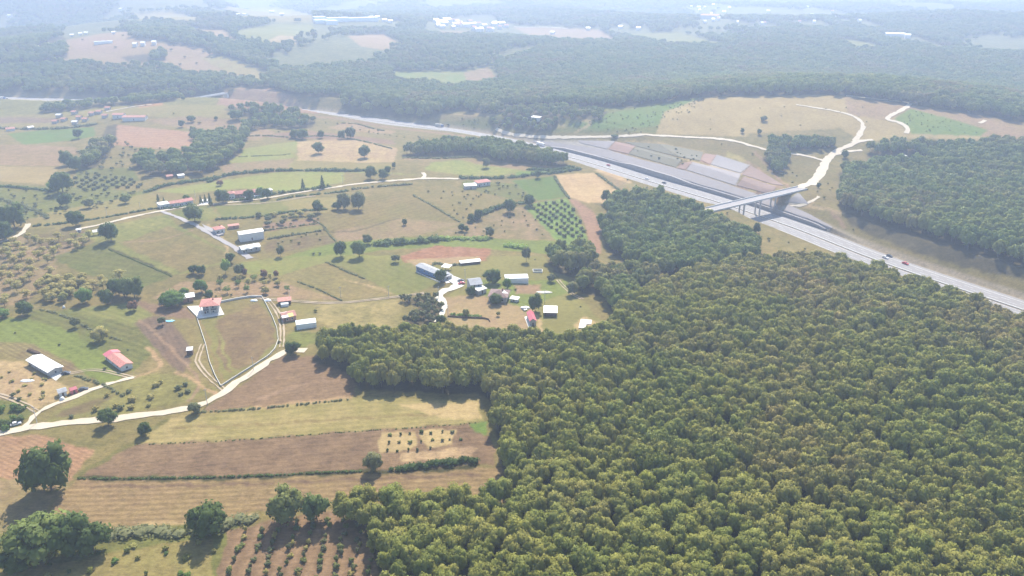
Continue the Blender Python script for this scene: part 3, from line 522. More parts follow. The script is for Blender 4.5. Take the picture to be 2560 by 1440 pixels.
# far country: woods with clearings
r = np.random.default_rng(55); far_polys = [P(dens(uv, 2)) for a, b2, rs, uv in FIELDS if min(p[1] for p in uv) < 240]
wood_polys = [P(dens(uv, 2)) for nm, uv, *_ in WOODS if nm in ('center', 'leftfar')]
for y0, y1, s, rs in ((1350, 2000, 11.5, .88), (2000, 2900, 15.5, 1.18), (2900, 4300, 25, 1.85), (4300, 7600, 52, 3.6)):
    yy = np.arange(y0, y1, s * .87); allq = []
    for j, yv in enumerate(yy):
        hwid = yv * .82 + 120; xx = np.arange(-hwid, hwid, s) + (j % 2) * s / 2; allq.append(np.stack([xx, np.full(len(xx), yv)], 1))
    q = np.vstack(allq); q = q + r.uniform(-.4, .4, q.shape) * s; x, y = q[:, 0], q[:, 1]
    den = wsum(W_MID, x * .9 + 300, y * .5) + .7 * wsum(W_FAR, x * 1.3, y * .9); k = den > -.65 + .5 * r.normal(0, 1, len(x)) * .3
    k &= ~((y < 1500) & (np.abs(hwy_dist(x, y)) < 40))
    for pl in far_polys: k &= ~inside(pl, x, y)
    if y0 < 2000:
        k &= ~((np.hypot((x + 390) / 160, (y - 1290) / 70)) < 1)
        for pl in wood_polys: k &= ~inside(pl, x, y)
    x, y = x[k], y[k]; R = r.uniform(5, 8, len(x)) * rs; PTS.append(np.stack([x, y, R, r.uniform(9, 15, len(x)) * (1 + (rs - 1) * .3), np.full(len(x), 1)], 1))
# ------------------------------------------------------------------ finish the ground
for arr in (COLA, COLB):
    g3 = arr.reshape(nr, nc, 3)
    for _ in range(2): g3[1:-1, 1:-1] = (g3[1:-1, 1:-1] * 2 + g3[:-2, 1:-1] + g3[2:, 1:-1] + g3[1:-1, :-2] + g3[1:-1, 2:]) / 6
ii = np.arange(nr * nc).reshape(nr, nc); Q = np.stack([ii[:-1, :-1], ii[:-1, 1:], ii[1:, 1:], ii[1:, :-1]], -1).reshape(-1, 4)
me = bpy.data.meshes.new("ground"); me.vertices.add(len(gx)); me.vertices.foreach_set("co", np.stack([gx, gy, gz], 1).astype(np.float32).ravel())
me.loops.add(Q.size); me.loops.foreach_set("vertex_index", Q.ravel().astype(np.int32)); me.polygons.add(len(Q)); me.polygons.foreach_set("loop_start", np.arange(0, Q.size, 4, dtype=np.int32))
me.polygons.foreach_set("loop_total", np.full(len(Q), 4, np.int32)); me.polygons.foreach_set("use_smooth", np.ones(len(Q), bool))
me.update(calc_edges=True); me.materials.append(M['ground'])
for nm, arr in (("Col", COLA), ("ColB", COLB)):
    at = me.attributes.new(nm, 'FLOAT_COLOR', 'POINT'); at.data.foreach_set("color", np.hstack([arr, TEX[:, None]]).astype(np.float32).ravel())
at = me.attributes.new("Row", 'FLOAT_VECTOR', 'POINT'); at.data.foreach_set("vector", ROW.astype(np.float32).ravel())
go = bpy.data.objects.new("ground", me); sc.collection.objects.link(go); tag(go, kind="structure")

# ------------------------------------------------------------------ roads and tracks (draped sheets)
def ribbon(name, L, width, mat, lift=.12, kind="structure", zfix=None, ncol=5, jag=0.0):
    L = resample(np.asarray(L, float), 4.0); wd = np.interp(np.linspace(0, 1, len(L)), np.linspace(0, 1, len(np.atleast_1d(width))), np.atleast_1d(width)) if np.ndim(width) else np.full(len(L), width)
    T = np.gradient(L, axis=0); T /= np.linalg.norm(T, axis=1)[:, None] + 1e-9; Nn = np.stack([-T[:, 1], T[:, 0]], 1); V = []; r2 = np.random.default_rng(len(L))
    for c in range(ncol):
        f = c / (ncol - 1) - .5; off = f * wd + (r2.normal(0, jag, len(L)) if c in (0, ncol - 1) and jag else 0)
        p = L + Nn * np.reshape(off, (-1, 1)); z = (ter(p[:, 0], p[:, 1]) if zfix is None else np.full(len(p), zfix)) + lift + np.hypot(p[:, 0], p[:, 1]) * .0003
        V.append(np.column_stack([p, z]))
    V = np.stack(V, 1); n = len(L); F_ = [(i * ncol + c, i * ncol + c + 1, (i + 1) * ncol + c + 1, (i + 1) * ncol + c) for i in range(n - 1) for c in range(ncol - 1)]
    o = mesh_obj(name, V.reshape(-1, 3), [f[::-1] for f in F_], mat, smooth=True); return tag(o, kind=kind) if kind else o
def px_line(uv): return catmull(P(np.array(uv, float)), 8)
ROADS = [
 ('road', [(-250, 1110), (-60, 1092), (30, 1078), (90, 1066), (180, 1056), (270, 1048), (370, 1036), (470, 1022), (530, 1000), (580, 967), (640, 925), (690, 892), (722, 876), (765, 877)], 5.2, 'gravel', .15),
 ('road', [(52, 1078), (88, 1040), (120, 1018), (180, 995), (255, 965), (335, 944)], 3.6, 'gravel', .14), ('path', [(92, 1030), (60, 1010), (0, 988), (-60, 975)], 2.8, 'dirt', .1),
 ('road', [(-120, 640), (0, 606), (40, 592), (60, 578), (70, 560)], 5, 'gravel', .15),
 ('road', [(196, 573), (260, 560), (330, 543), (400, 528), (480, 516), (560, 508), (700, 490), (800, 474), (880, 462), (950, 455), (1060, 447), (1150, 447)], 4.6, 'gravel', .15), ('road', [(1055, 447), (1062, 438), (1058, 432)], 4, 'gravel', .12),
 ('road', [(530, 513), (600, 512), (700, 503), (790, 490)], 2.6, 'dirt', .1), ('road', [(400, 527), (440, 542), (475, 557), (540, 592), (590, 622), (625, 647)], [4, 4, 4.4, 5, 6], 'lane', .13),
 ('road', [(1092, 806), (1108, 782), (1110, 760), (1096, 742), (1108, 728), (1130, 722), (1150, 712)], [4, 4, 4.5, 5.5, 7, 9], 'concroad', .15),
 ('path', [(704, 868), (706, 830), (698, 790), (672, 752), (640, 742)], 2.6, 'dirt', .1), ('path', [(560, 975), (520, 940), (494, 905), (500, 880), (508, 860)], 3.2, 'dirt', .1),
 ('path', [(640, 746), (720, 752), (850, 757), (1000, 741), (1060, 733)], 2.2, 'dirt', .1), ('path', [(1455, 748), (1430, 735), (1405, 712), (1395, 700)], 1.6, 'dirt', .08),
 ('path', [(1240, 322), (1256, 330), (1290, 338), (1420, 344), (1520, 342), (1620, 338), (1700, 342), (1780, 346), (1840, 354), (1880, 365), (1925, 378)], 5, 'gravel', .16),
 ('path', [(1970, 383), (2020, 391), (2062, 403)], 5, 'gravel', .16), ('path', [(1688, 503), (1720, 516), (1752, 523), (1779, 524)], [4, 5, 6], 'gravel', .16),
 ('road', [(2001, 471), (2030, 458), (2052, 432), (2064, 408), (2075, 393), (2095, 376), (2120, 366), (2150, 354), (2182, 350)], [8, 11, 11, 10, 8, 7, 5], 'gravel', .18),
 ('path', [(2135, 358), (2150, 335), (2157, 312), (2135, 292), (2095, 280), (2040, 270), (1990, 262)], [7, 5, 4, 3], 'gravel', .15), ('path', [(2082, 388), (2115, 380), (2155, 376)], 4.5, 'gravel', .17),
 ('path', [(2115, 240), (2190, 248), (2240, 253), (2274, 260), (2255, 275), (2218, 297), (2250, 308), (2268, 322), (2266, 334)], 6, 'gravel', .16), ('path', [(2448, 308), (2465, 302)], 4, 'gravel', .15),
 ('path', [(1975, 515), (2020, 510), (2048, 492)], 2.6, 'gravel', .12), ('path', [(265, 280), (330, 268), (380, 262)], 4, 'gravel', .2), ('path', [(335, 945), (240, 925), (170, 935)], 2.2, 'dirt', .08),
 ('path', [(1285, 68), (1370, 69), (1420, 72)], 7, 'gravel', .5),
]
for nm, uv, wd, mt, lf in ROADS:
    L = px_line(uv)
    if mt == 'dirt':      # two wheel ruts with grass between, one sheet
        L = resample(L, 4); o = [ribbon(nm, offset_line(L, s * .95), .85, M[mt], lf, jag=.16, ncol=2) for s in (-1, 1)]; d0 = o[0].data; n0 = len(d0.vertices)
        V = [v.co[:] for v in d0.vertices] + [v.co[:] for v in o[1].data.vertices]; F_ = [list(f.vertices) for f in d0.polygons] + [[i + n0 for i in f.vertices] for f in o[1].data.polygons]
        for q in o: bpy.data.objects.remove(q)
        tag(mesh_obj(nm, V, F_, M[mt]), kind='structure')
    else: ribbon(nm, L, np.asarray(wd) * .88, M[mt], lf, jag=.5)
SITES = []
def slab_poly(name, uv, mat, lift, kind='structure'):
    p = P(np.array(uv, float)); SITES.append((*p.mean(0), *(np.ptp(p, axis=0) * (1, .6)))); z = ter(p[:, 0], p[:, 1]); zt = z.max() + lift; n = len(p)
    V = [(x, y, zt) for x, y in p] + [(x, y, z.min() - .6) for x, y in p]
    o = mesh_obj(name, V, [tuple(range(n)), tuple(range(n, 2 * n))[::-1]] + [(i, n + i, n + (i + 1) % n, (i + 1) % n) for i in range(n)], mat); return tag(o, kind=kind)
slab_poly('terrace', [(468, 768), (497, 798), (561, 787), (549, 764)], M['slab'], .25); slab_poly('yard', [(497, 514), (502, 502), (521, 500), (523, 511)], M['slab'], .12)
slab_poly('yard', [(1112, 697), (1128, 690), (1162, 701), (1152, 716), (1135, 712)], M['slab'], .18); slab_poly('concrete_pad', [(1452, 800), (1480, 801), (1478, 811), (1466, 812), (1462, 822), (1446, 822)], M['slab'], .3)
slab_poly('concrete_pad', [(1311, 793), (1324, 789), (1328, 818), (1322, 822)], M['slab'], .1); slab_poly('patio', [(126, 943), (140, 952), (158, 936), (150, 930)], M['slab'], .12)
slab_poly('yard', [(505, 560), (530, 571), (560, 588), (545, 592), (515, 574)], M['lane'], .08); slab_poly('patio', [(1108, 700), (1124, 694), (1128, 706), (1116, 709)], M['slab'], .14)

ribbon("highway", HWY, HW_HALF * 2, M['asphalt'], .1, ncol=7, zfix=ZR)
mk = MB()
def strip(mb, d, wd, z, dash=None):
    L = resample(offset_line(resample(HWY, 6), d), 6); T = np.gradient(L, axis=0); T /= np.linalg.norm(T, axis=1)[:, None]; Nn = np.stack([-T[:, 1], T[:, 0]], 1)
    for i in range(len(L) - 1):
        if dash and i % 2: continue
        a, b_, c, e = L[i] - Nn[i] * wd / 2, L[i] + Nn[i] * wd / 2, L[i + 1] + Nn[i + 1] * wd / 2, L[i + 1] - Nn[i + 1] * wd / 2
        if not -900 < a[0] < 520: continue
        lz = lambda p: z + np.hypot(*p) * .0003
        mb.add([(a[0], a[1], lz(a)), (b_[0], b_[1], lz(b_)), (c[0], c[1], lz(c)), (e[0], e[1], lz(e))], [(0, 3, 2, 1)])
for s in (-1, 1):
    strip(mk, s * 2.2, .35, ZR + .16); strip(mk, s * 13.4, .4, ZR + .16); strip(mk, s * 6.0, .25, ZR + .16, True); strip(mk, s * 9.7, .25, ZR + .16, True)
tag(mk.obj("lane_markings", [M['line']]), kind="structure")
ribbon("median", HWY, 2.6, M['dirt'], .155, zfix=ZR, ncol=2)
ribbon("gutter", offset_line(resample(HWY, 10), -16.6), 1.1, M['concrete'], .2, zfix=ZR, ncol=2)
def extrude_line(name, L, half, z0, z1, mat, step=8):
    L = resample(L, step); T = np.gradient(L, axis=0); T /= np.linalg.norm(T, axis=1)[:, None]; Nn = np.stack([-T[:, 1], T[:, 0]], 1); V = []; n = len(L)
    z0 = np.broadcast_to(z0, n) if np.ndim(z0) == 0 else z0; z1 = np.broadcast_to(z1, n) if np.ndim(z1) == 0 else z1
    for i in range(n):
        for sg, zz in ((-1, z0[i]), (-1, z1[i]), (1, z1[i]), (1, z0[i])): V.append((*(L[i] + sg * half * Nn[i]), float(zz)))
    F_ = [(4 * i + a, 4 * i + b_, 4 * i + 4 + b_, 4 * i + 4 + a) for i in range(n - 1) for a, b_ in ((0, 1), (1, 2), (2, 3), (3, 0))] + [(3, 2, 1, 0), (4 * n - 4, 4 * n - 3, 4 * n - 2, 4 * n - 1)]
    return mesh_obj(name, V, [f[::-1] for f in F_], mat)
sub = HWY[(HWY[:, 0] > -700) & (HWY[:, 0] < 460)]
tag(extrude_line("median_barrier", sub, .3, ZR, ZR + .95, M['grey']), "grey concrete crash barrier along the middle of the highway", "barrier")
tag(extrude_line("guard_rail", offset_line(sub, -15.6), .12, ZR, ZR + .8, M['concrete']), "pale guard rail along the near edge of the highway", "guard rail")
wl = offset_line(resample(HWY, 8), 18.9); wl = resample(wl[(wl[:, 0] > 42) & (wl[:, 0] < flat(2074, 582, ZR)[0])], 8); sw = np.linspace(0, 1, len(wl))
if wl[0, 0] > wl[-1, 0]: wl = wl[::-1]
hw_ = np.interp(sw, [0, .06, .3, .36, .52, .58, .97, 1], [1.0, 3.4, 3.8, 5.6, 5.6, 3.8, 3.4, 2.0])
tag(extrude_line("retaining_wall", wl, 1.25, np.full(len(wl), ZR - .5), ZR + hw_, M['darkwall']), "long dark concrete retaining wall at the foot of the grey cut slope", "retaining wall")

# sprayed concrete panels and bare earth of the cutting, draped over its benches
def along(uv, n):
    uv = np.array(uv, float); s = np.r_[0, np.cumsum(np.linalg.norm(np.diff(uv, axis=0), axis=1))]; q = np.linspace(0, s[-1], n); return np.stack([np.interp(q, s, uv[:, 0]), np.interp(q, s, uv[:, 1])], 1)
def panel(name, top, bot, mat, lift=.4):
    n = max(4, int(np.linalg.norm(np.array(top[-1]) - np.array(top[0])) / 6)); m_ = 9; a, b_ = along(top, n), along(bot, n)
    G = P(np.stack([a + (b_ - a) * (k / (m_ - 1)) for k in range(m_)])); z = ter(G[..., 0], G[..., 1]) + lift; V = np.concatenate([G, z[..., None]], -1).reshape(-1, 3)
    F_ = [(k * n + i, (k + 1) * n + i, (k + 1) * n + i + 1, k * n + i + 1) for k in range(m_ - 1) for i in range(n - 1)]; return tag(mesh_obj(name, V, F_, mat, smooth=False), kind='structure')
M['shot'] = gravel("sprayed_concrete", (.265, .235, .222), (.225, .198, .188)); M['shotb'] = gravel("older_sprayed_concrete", (.235, .215, .205), (.2, .18, .17)); M['earth'] = gravel("red_brown_earth", (.205, .135, .10), (.135, .092, .072)); M['gully'] = gravel("rust_earth", (.27, .165, .12), (.19, .14, .105)); M['scrubby'] = gravel("overgrown_earth", (.165, .145, .09), (.11, .115, .06))
for nm, tp, bt, mt in [('cut_slope_concrete', [(1335, 351), (1517, 375), (1600, 399), (1712, 427), (1880, 482), (1938, 505)], [(1332, 355), (1425, 379), (1520, 402), (1660, 444), (1750, 476), (1847, 500), (1950, 535)], 'shot'), ('cut_slope_concrete', [(1445, 352), (1537, 354)], [(1452, 358), (1517, 373)], 'shot'),
                       ('cut_slope_concrete', [(1732, 406), (1852, 436)], [(1716, 425), (1838, 464)], 'shot'), ('cut_slope_concrete', [(1792, 388), (1874, 414)], [(1777, 411), (1851, 433)], 'shotb'), ('cut_slope_concrete', [(1968, 512), (2025, 537), (2082, 569)], [(1958, 535), (2010, 554), (2066, 577)], 'shot'),
                       ('cut_slope_concrete', [(1994, 484), (1999, 485)], [(1968, 505), (2021, 511)], 'shotb'), ('cut_slope_earth', [(1877, 415), (1960, 464)], [(1855, 437), (1934, 462)], 'earth'), ('cut_slope_earth', [(1861, 443), (1940, 467)], [(1842, 464), (1928, 487)], 'earth'),
                       ('cut_slope_earth', [(1539, 355), (1588, 365)], [(1522, 374), (1571, 385)], 'gully'), ('cut_slope_earth', [(1707, 408), (1731, 405)], [(1692, 421), (1713, 425)], 'gully'), ('cut_slope_earth', [(1762, 384), (1790, 389)], [(1753, 401), (1774, 411)], 'gully'),
                       ('cut_slope_earth', [(1562, 355), (1665, 362), (1758, 381)], [(1592, 366), (1690, 391), (1751, 402)], 'scrubby'), ('cut_slope_earth', [(1590, 367), (1704, 398)], [(1573, 385), (1690, 419)], 'scrubby')]: panel(nm, tp, bt, M[mt])
# ------------------------------------------------------------------ overpass
def bridge(A_, B_, za, zb, width, fracs, label, thick=1.1, rad=.7, spread=2.4):
    ax = B_ - A_; Lh = np.linalg.norm(ax); ang = math.atan2(ax[1], ax[0]); root = empty("overpass", (A_[0], A_[1], 0), ang); tag(root, label, "bridge")
    zl = lambda x: za + (zb - za) * x / Lh; mb = MB(); hw2 = width / 2
    V = [(x, y, zl(x) + dz) for x in (-3, Lh + 3) for y, dz in ((-hw2, 0), (hw2, 0), (hw2, -.4), (hw2 - 1.6, -thick), (-hw2 + 1.6, -thick), (-hw2, -.4))]
    mb.add(V, [(0, 1, 7, 6), (1, 2, 8, 7), (2, 3, 9, 8), (3, 4, 10, 9), (4, 5, 11, 10), (5, 0, 6, 11), (5, 4, 3, 2, 1, 0), (6, 7, 8, 9, 10, 11)]); mb.obj("deck", [M['deck']], root)
    mb = MB(); mb.add([(x, y, zl(x) + .03) for x in (-2.8, Lh + 2.8) for y in (-hw2 + 1.5, hw2 - 1.5)], [(0, 2, 3, 1)]); mb.obj("road_surface", [M['lane']], root)
    for s in (-1, 1):
        mb = MB(); y0, y1 = (hw2 - .35, hw2 + .05) if s > 0 else (-hw2 - .05, -hw2 + .35)
        mb.add([(x, y, zl(x) + dz) for x in (-2, Lh + 2) for y, dz in ((y0, -.3), (y1, -.3), (y1, 1.0), (y0, 1.0))], [(0, 1, 2, 3), (7, 6, 5, 4), (0, 4, 5, 1), (1, 5, 6, 2), (2, 6, 7, 3), (3, 7, 4, 0)]); mb.obj("parapet", [M['concrete']], root)
    for fr_ in fracs:
        x = Lh * fr_; mb = MB(); mb.box(x - .7, x + .7, -spread - 1, spread + 1, zl(x) - thick - 1.0, zl(x) - thick + .05); mb.obj("crossbeam", [M['deck']], root)
        for y in (-spread, spread):
            wx, wy = A_[0] + x * math.cos(ang) - y * math.sin(ang), A_[1] + x * math.sin(ang) + y * math.cos(ang)
            mb = MB(); mb.tube((x, y, Z(wx, wy) - .8), (x, y, zl(x) - thick - .9), rad, rad, 10); mb.obj("pier", [M['deck']], root, smooth=False)
    for x in (-1.5, Lh + 1.5):
        mb = MB(); mb.box(x - 1.4, x + 1.4, -hw2 + .3, hw2 - .3, zl(x) - 6.5, zl(x) - thick + .02); mb.obj("abutment", [M['concrete']], root)
    return root
bridge(BRA, BRB, BRZ[0], BRZ[1], 10.5, (.33, .51, .68), "long grey concrete overpass on paired piers crossing the highway")
b2a, b2b = flat(452, 252, 7), flat(562, 233, 8)
bridge(b2a, b2b, 7, 8, 9.0, (.4, .62), "small distant overpass on two piers beside the red cutting", rad=1.0)

# ------------------------------------------------------------------ buildings
def building(name, a, b, wd, h, roof, rise, wm, rm, label, cat='house', over=.5, win=0, door=True, group=None, open_side=False, ridge='x', chimney=False, storeys=1, parts=True, split=None, pt=False):
    wd = wd * .9; pa, pb = np.array(P(a)), np.array(P(b)); want = math.hypot(b[0] - a[0], b[1] - a[1]) / pxm(*pa); ax = pb - pa
    if pa[1] > 1000: ax = np.array([want, min(max(ax[1], -.5 * want), .5 * want)]); pb = pa + ax
    ax = pb - pa; SITES.append((*((pa + pb) / 2), want, wd)); Lx = np.linalg.norm(ax); ang = math.atan2(ax[1], ax[0]); c = (pa + pb) / 2
    nrm = np.array([-math.sin(ang), math.cos(ang)]); cc = [c - ax / 2, c + ax / 2, c - ax / 2 + nrm * wd, c + ax / 2 + nrm * wd]; zs = [Z(*q) for q in cc]; z0 = (sum(zs) / 4 * .5 + max(zs) * .5)
    root = empty(name, (c[0], c[1], z0), ang); tag(root, label, cat, group); x0, x1 = -Lx / 2, Lx / 2; base = min(zs) - z0 - .8
    if not open_side:
        mb = MB()
        if roof == 'gable' and ridge == 'x': mb.add([(x0, 0, base), (x1, 0, base), (x1, wd, base), (x0, wd, base), (x0, 0, h), (x1, 0, h), (x1, wd, h), (x0, wd, h), (x0, wd / 2, h + rise), (x1, wd / 2, h + rise)], [(0, 1, 5, 4), (2, 3, 7, 6), (1, 2, 6, 9, 5), (3, 0, 4, 8, 7), (0, 3, 2, 1)])
        elif roof == 'gable': mb.add([(x0, 0, base), (x1, 0, base), (x1, wd, base), (x0, wd, base), (x0, 0, h), (x1, 0, h), (x1, wd, h), (x0, wd, h), (0, 0, h + rise), (0, wd, h + rise)], [(0, 1, 5, 8, 4), (2, 3, 7, 9, 6), (1, 2, 6, 5), (3, 0, 4, 7), (0, 3, 2, 1)])
        else: mb.box(x0, x1, 0, wd, base, h)
        mb.obj("wall", [M[wm]], root)
    else:
        for x in (x0 + .15, 0, x1 - .15):
            for y in (.15, wd - .15): MB().tube((x, y, base), (x, y, h), .12, .12, 6).obj("post", [M['metal']], root)
    o = over; t_ = .14; rb = MB(); X0, X1, Y0, Y1 = x0 - o, x1 + o, -o, wd + o
    if roof == 'gable':
        if ridge == 'x': top = [(X0, Y0, h - rise * o / (wd / 2)), (X1, Y0, h - rise * o / (wd / 2)), (X1, wd / 2, h + rise), (X0, wd / 2, h + rise), (X1, Y1, h - rise * o / (wd / 2)), (X0, Y1, h - rise * o / (wd / 2))]
        else: top = [(X0, Y1, h - rise * o / (Lx / 2)), (X0, Y0, h - rise * o / (Lx / 2)), (0, Y0, h + rise), (0, Y1, h + rise), (X1, Y0, h - rise * o / (Lx / 2)), (X1, Y1, h - rise * o / (Lx / 2))]
        V = [(x, y, z + .03) for x, y, z in top] + [(x, y, z + .03 + t_) for x, y, z in top]
        rb.add(V, [(3, 2, 1, 0), (5, 4, 2, 3), (6, 7, 8, 9), (9, 8, 10, 11), (0, 1, 7, 6), (4, 5, 11, 10), (1, 2, 8, 7), (2, 4, 10, 8), (3, 0, 6, 9), (5, 3, 9, 11)])
    elif roof == 'hip':
        i = min(Lx + 2 * o, wd + 2 * o) / 2
        r0, r1 = ((X0 + i, wd / 2), (X1 - i, wd / 2)) if Lx >= wd else ((0, Y0 + i), (0, Y1 - i)); e = [(X0, Y0), (X1, Y0), (X1, Y1), (X0, Y1)]
        V = [(x, y, h - .1) for x, y in e] + [(x, y, h + .05) for x, y in e] + [(*r0, h + rise), (*r1, h + rise)]
        rb.add(V, [(3, 2, 1, 0)] + [(k, (k + 1) % 4, 4 + (k + 1) % 4, 4 + k) for k in range(4)] + ([(4, 5, 9, 8), (5, 6, 9), (6, 7, 8, 9), (7, 4, 8)] if Lx >= wd else [(4, 5, 8), (5, 6, 9, 8), (6, 7, 9), (7, 4, 8, 9)]))
    elif roof == 'arch':
        n = 8; V = []
        for x in (x0, x1):
            for k in range(n + 1): aa = math.pi * k / n; V.append((x, wd / 2 - wd / 2 * math.cos(aa), h * math.sin(aa) if 0 < k < n else base))
        rb.add(V, [(k, n + 1 + k, n + 2 + k, k + 1) for k in range(n)] + [tuple(range(n + 1))])
        rb.add([V[n + 1 + k] for k in range(n + 1)], [tuple(range(n + 1))[::-1]])
    else:
        rb.add([(X0, Y0, h), (X1, Y0, h), (X1, Y1, h + rise), (X0, Y1, h + rise), (X0, Y0, h + t_), (X1, Y0, h + t_), (X1, Y1, h + rise + t_), (X0, Y1, h + rise + t_)],
               [(0, 3, 2, 1), (4, 5, 6, 7), (0, 1, 5, 4), (1, 2, 6, 5), (2, 3, 7, 6), (3, 0, 4, 7)])
    ro = rb.obj("roof" if roof != 'arch' else "cover", [M[rm]], root)
    if roof == 'arch' and parts:
        for k in range(5):
            x = x0 + (k + .5) * Lx / 5; mb = MB(); pr = None
            for j in range(9):
                aa = math.pi * j / 8; q = (x, wd / 2 - (wd / 2 + .06) * math.cos(aa), (h + .06) * math.sin(aa))
                if pr: mb.tube(pr, q, .07, .07, 4)
                pr = q
            mb.obj("hoop", [M['grey']], root)
    if chimney: MB().box(Lx * .15, Lx * .15 + .7, wd * .55, wd * .55 + .7, h + rise * .4, h + rise + .9).obj("chimney", [M['brick']], ro)
    if parts and not open_side and roof != 'arch':
        for st in range(storeys):
            zc = (h / storeys) * st
            for k in range(win):
                x = x0 + (k + .8) * Lx / (win + .6); f = MB().box(x - .62, x + .62, -.05, .03, zc + .9, zc + 2.15).obj("window", [M['white']], root)
                MB().box(x - .5, x + .5, -.08, -.045, zc + 1.0, zc + 2.05).obj("pane", [M['glass']], f)
            if win:
                f = MB().box(x1 - .03, x1 + .05, wd * .4, wd * .4 + 1.2, zc + .9, zc + 2.1).obj("window", [M['white']], root); MB().box(x1 + .045, x1 + .08, wd * .4 + .12, wd * .4 + 1.08, zc + 1.0, zc + 2.0).obj("pane", [M['glass']], f)
        if door: x = x0 + .35 * Lx / (win + .6) if win else 0; MB().box(x - .45, x + .45, -.06, .03, 0, 2.0).obj("door", [M['wood']], root)
    return root, Lx
B = building
v, Lx = B('villa', (509, 787), (546, 783), 9.5, 5.8, 'hip', 2.0, 'grey', 'redroof', "two storey villa with red hipped roof on a white terrace", over=1.7, win=2, storeys=2, chimney=True)
for x in (-Lx / 4, Lx / 4): bal = MB().box(x - 1.5, x + 1.5, -1.3, 0, 2.75, 2.92).obj("balcony", [M['white']], v); MB().box(x - 1.5, x + 1.5, -1.3, -1.22, 2.92, 3.8).obj("railing", [M['metal']], bal)
for x in (-Lx / 2 - .8, 0, Lx / 2 + .8): MB().box(x - .2, x + .2, -1.5, -1.1, -.3, 5.7).obj("column", [M['white']], v)
B('outbuilding', (458, 757), (484, 753), 5, 3.2, 'flat', .4, 'brick', 'whiteroof', "small brick outbuilding with white flat roof behind the villa", 'shed', over=1.2)
B('barn', (601, 606), (661, 597), 9, 5.6, 'gable', 1.1, 'white', 'whiteroof', "tall white windowless barn with white metal roof", 'barn', over=.3)
t_, Lx = B('house', (606, 634), (652, 626), 9, 2.8, 'gable', 1.2, 'grey', 'awning', "low house under a pale folded canvas roof below the white barn", win=3)
for x in (-Lx * .22, Lx * .22): MB().add([(x - 3.2, -1.5, 2.6), (x + 3.2, -1.5, 2.6), (x, 4, 5.0), (x, -1.2, 3.6)], [(0, 1, 3), (0, 3, 2), (3, 1, 2), (0, 2, 1)]).obj("canvas_peak", [M['awning']], t_)
B('house', (541, 586), (563, 582), 8, 3.4, 'hip', 1.5, 'white', 'redroof', "small white house with bright red roof beside the tall white barn", win=2, over=.7, chimney=True)
B('shed', (573, 573), (598, 570), 4, 2.2, 'flat', .3, 'brick', 'oldred', "low rusty roofed shed between the small white house and the barn", 'shed')
B('farmhouse', (401, 523), (426, 519), 8, 3.6, 'flat', .5, 'white', 'whiteroof', "white block with white flat roof at the end of the roadside farm row", 'farmhouse', over=.2, win=2)
B('farmhouse', (427, 519), (447, 516), 8, 3.4, 'gable', 1.3, 'white', 'oldred', "white farmhouse with faded tiled roof, middle of the roadside row", 'farmhouse', win=2)
B('farmhouse', (448, 516), (484, 510), 7, 3.4, 'gable', 1.5, 'white', 'redroof', "long farmhouse with red tiled roof beside the concrete yard", 'farmhouse', win=3, chimney=True)
B('house', (571, 499), (588, 497), 7, 5, 'hip', 1.6, 'white', 'redroof', "white house with red hipped roof behind the dark round tree", win=2, chimney=True)
B('barn', (590, 495), (650, 487), 8, 3.2, 'gable', 1.8, 'brick', 'redroof', "long low barn with orange red roof stretching behind roadside trees", 'barn', win=3)
B('shed', (668, 484), (682, 481), 5, 2.6, 'flat', .3, 'grey', 'whiteroof', "small white roofed shed at the end of the roadside trees", 'shed')
B('polytunnel', (614, 498), (652, 492), 3, 1.3, 'arch', 0, 'film', 'film', "thin white polytunnel beside the road below the orange roofed barn", 'polytunnel', parts=False)
B('carport', (235, 590), (262, 585), 4.5, 2.6, 'flat', .4, 'grey', 'white', "white roofed open carport under the big tree at the roadside", 'carport', open_side=True, over=.3)
B('hut', (193, 582), (203, 580), 3, 2, 'flat', .2, 'white', 'whiteroof', "tiny white hut at the start of the gravel road", 'hut')
v, Lx = B('bungalow', (72, 912), (124, 942), 7.5, 3.0, 'gable', .9, 'grey', 'whiteroof', "long bungalow with bright white metal roof beside a white patio", win=4, over=.8)
v, Lx = B('bungalow', (264, 899), (304, 929), 6.5, 2.9, 'gable', 1.0, 'white', 'redroof', "long white bungalow with red roof, darker at its far end", win=3, over=.6)
MB().add([(-Lx / 2 - .8, -.75, 2.96), (-Lx / 2 + 3.8, -.75, 2.96), (-Lx / 2 + 3.8, 3.25, 4.16), (-Lx / 2 - .8, 3.25, 4.16), (-Lx / 2 + 3.8, 7.2, 2.96), (-Lx / 2 - .8, 7.2, 2.96)], [(0, 1, 2, 3), (3, 2, 4, 5)]).obj("roof_extension", [M['redmetal']], v)
B('hut', (468, 889), (482, 887), 3.5, 2.8, 'flat', .5, 'wood', 'whiteroof', "small dark brown hut with white flat roof beside the ploughed strip", 'hut', over=.2)
B('greenhouse', (742, 825), (792, 818), 7, 3.2, 'arch', 0, 'film', 'film', "white film greenhouse at the edge of the near wood", 'greenhouse')
v, Lx = B('cottage', (709, 806), (741, 800), 8.5, 3.0, 'gable', 1.4, 'brick', 'oldred', "brick cottage with roof patched in white, yellow and red sheets", win=2, over=.5)
MB().add([(-Lx / 2 - .55, -.5, 3.08), (-.6, -.5, 3.08), (-.6, 4.25, 4.6), (-Lx / 2 - .55, 4.25, 4.6)], [(0, 1, 2, 3)]).obj("roof_sheet", [M['whiteroof']], v)
MB().add([(-.5, -.5, 3.1), (2.4, -.5, 3.1), (2.4, 2.4, 4.05), (-.5, 2.4, 4.05)], [(0, 1, 2, 3)]).obj("roof_sheet", [M['yellow']], v)
